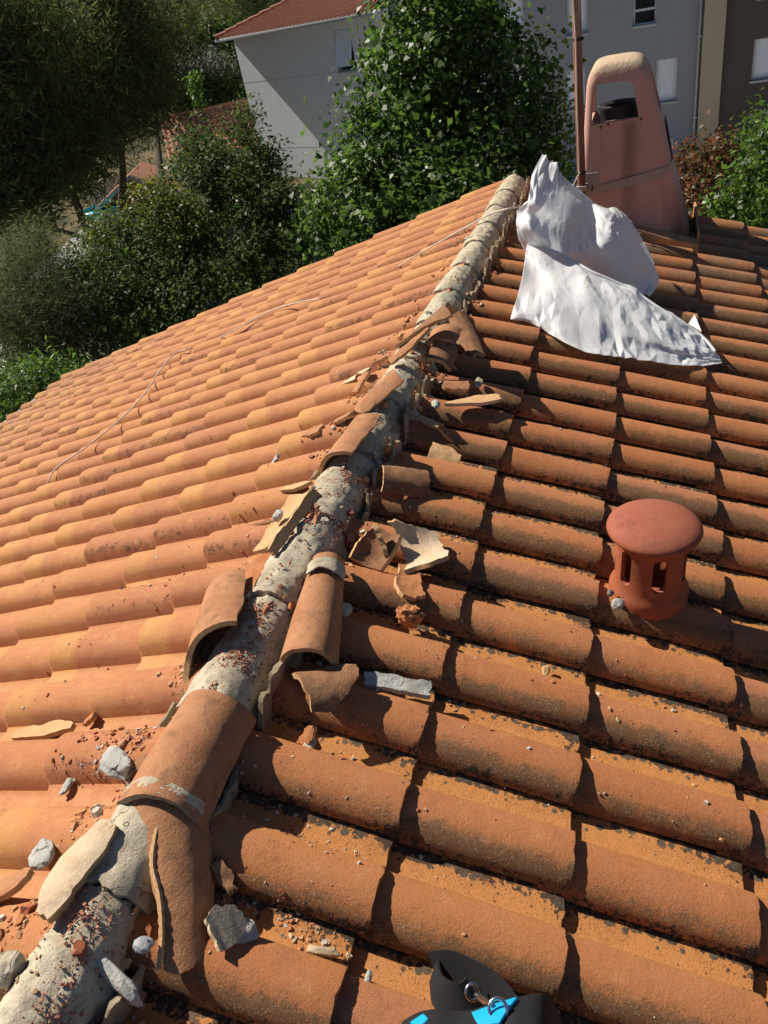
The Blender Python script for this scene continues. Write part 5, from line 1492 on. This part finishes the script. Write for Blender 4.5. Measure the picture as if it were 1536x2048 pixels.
pine('dark pine standing beside the timber shed', (-21.730,29.521,-5.200), [lobe((-19.392,30.157,1.180), 3.2, 2.8, 2.4), lobe((-19.683,29.900,-0.704), 2.2, 2.2, 1.6)], 32, .4)
pine('pine between leaning trunk and shed, crown in shadow', (-22.010,27.741,-5.300), [lobe((-19.827,27.396,0.209), 2.8, 2.5, 2.2), lobe((-19.869,28.599,2.380), 2.6, 2.5, 1.8), lobe((-20.782,26.473,-2.137), 1.9, 1.8, 1.3)], 33, -.5)
pine('pine crown filling the top left corner', (-25.010,26.193,-5.200), [lobe((-18.106,22.403,2.165), 2.4, 2.2, 2.0), lobe((-19.144,21.494,0.087), 2.2, 2.2, 2.2), lobe((-18.607,20.416,-1.972), 1.5, 1.6, 1.4)], 34)
pine('pine behind the neighbour roof, crown near top middle', (-17.032,25.763,-4.200), [lobe((-27.840,47.276,0.449), 2.8, 2.6, 2.2), lobe((-27.810,47.252,-0.900), 2.0, 2.0, 1.4), lobe((-25.072,41.935,2.221), 3.0, 2.8, 2.2)], 35)
# sunlit trees on the rise behind
def far_tree(label, lobes, seed, mat, size=.30, ncl=260, per=46, asp=.5):
    return tree('hillside_tree', label, 'tree', lobes, ncl, per, .42, size, asp, mat, seed, trunk_r=.2, group='trees on the rise behind', shell=.6, nlimb=12)
far_tree('olive-green pine lit by sun left of the pale block', [lobe((-28.856,53.616,1.391), 3.2, 3.0, 2.6), lobe((-28.949,51.259,0.193), 2.4, 2.4, 1.8), lobe((-28.918,55.842,2.393), 2.6, 2.6, 2.0)], 41, ML8, .34, 300, 46, .14)
far_tree('dark green round tree right against the pale block', [lobe((-24.727,48.977,-0.726), 2.3, 2.2, 2.0), lobe((-23.849,47.109,-1.971), 2.4, 2.2, 1.6)], 42, ML2)
far_tree('silvery olive bush below the dark round tree', [lobe((-23.569,45.040,-1.206), 1.6, 1.6, .9), lobe((-24.982,45.427,-0.799), 1.3, 1.3, .8)], 43, leaf_mat('olive_leaf', (.10, .12, .085), (.19, .21, .16), .2, .6), .2, 160)
far_tree('dark hedge-like tree above the red neighbour roof', [lobe((-22.664,43.174,-2.345), 2.2, 2.0, 1.1), lobe((-23.922,42.476,-2.326), 1.6, 1.6, 1.0), lobe((-21.827,44.731,-2.434), 1.4, 1.4, 1.0)], 44, ML2, .24)
far_tree('distant bluish tree under the patch of sky', [lobe((-42.550,72.261,2.738), 3.2, 3, 2.6), lobe((-41.623,71.662,1.483), 3.0, 3, 2.0)], 45, leaf_mat('bluish_leaf', (.035, .055, .05), (.06, .085, .075), .2, .8), .4)
far_tree('tall dark pine at the top left of pale block roof', [lobe((-30.505,61.785,1.301), 3.0, 2.6, 3.0), lobe((-29.971,64.258,2.676), 3.4, 3.0, 2.6)], 46, ML4, .36, 320, 46, .12)
for k, (p, lab) in enumerate((((-29.847,67.610,3.146), 'slim dark cypress behind the hip roof, left of two'), ((-29.688,70.952,3.314), 'slim dark cypress behind the hip roof, right of two'))):
    tree('cypress', lab, 'tree', [lobe(p, .8, .8, 3.2), lobe((p[0], p[1], p[2] - 3), 1.0, 1.0, 3.0)], 200, 46, .3, .22, .4, ML2, 50 + k, group='cypresses', nlimb=6)
tree('palm_like_shoot', 'single bright shoot of pinnate leaves above the evergreen', 'plant', [lobe((-7.344,14.050,0.183), .10, .1, .30), lobe((-7.326,14.076,0.432), .12, .12, .12), lobe((-7.320,14.042,-0.078), .1, .1, .15)], 26, 14, .05, .10, .35, ML6, 60, trunk_r=.02, nlimb=6)
# the wooded rise that closes the view: reads as one mass
rs = np.random.RandomState(77)
cl = []
for k in range(150):
    px = rs.uniform(-60, 36); d = rs.uniform(75, 150)
    an = rad(px)
    x, y = CAM.x + d * math.sin(an), CAM.y + d * math.cos(an)
    if -12 < px: d2 = 0
    cl.append((x, y, ground_z(x, y) + rs.uniform(1.5, 5.5)))
cl = np.array(cl)
idx = np.repeat(np.arange(len(cl)), 420)
P = cl[idx] + rs.normal(0, 1, (len(idx), 3)) * np.array([2.2, 2.2, 1.7])
N = rs.normal(0, 1, P.shape) + np.array([0, 0, .6])
o = leaves('hillside_woods', P, N, .75, .6, ML8, None, 78)
tag(o, 'wooded rise closing the view behind pines and blocks', 'woods', kind='stuff')
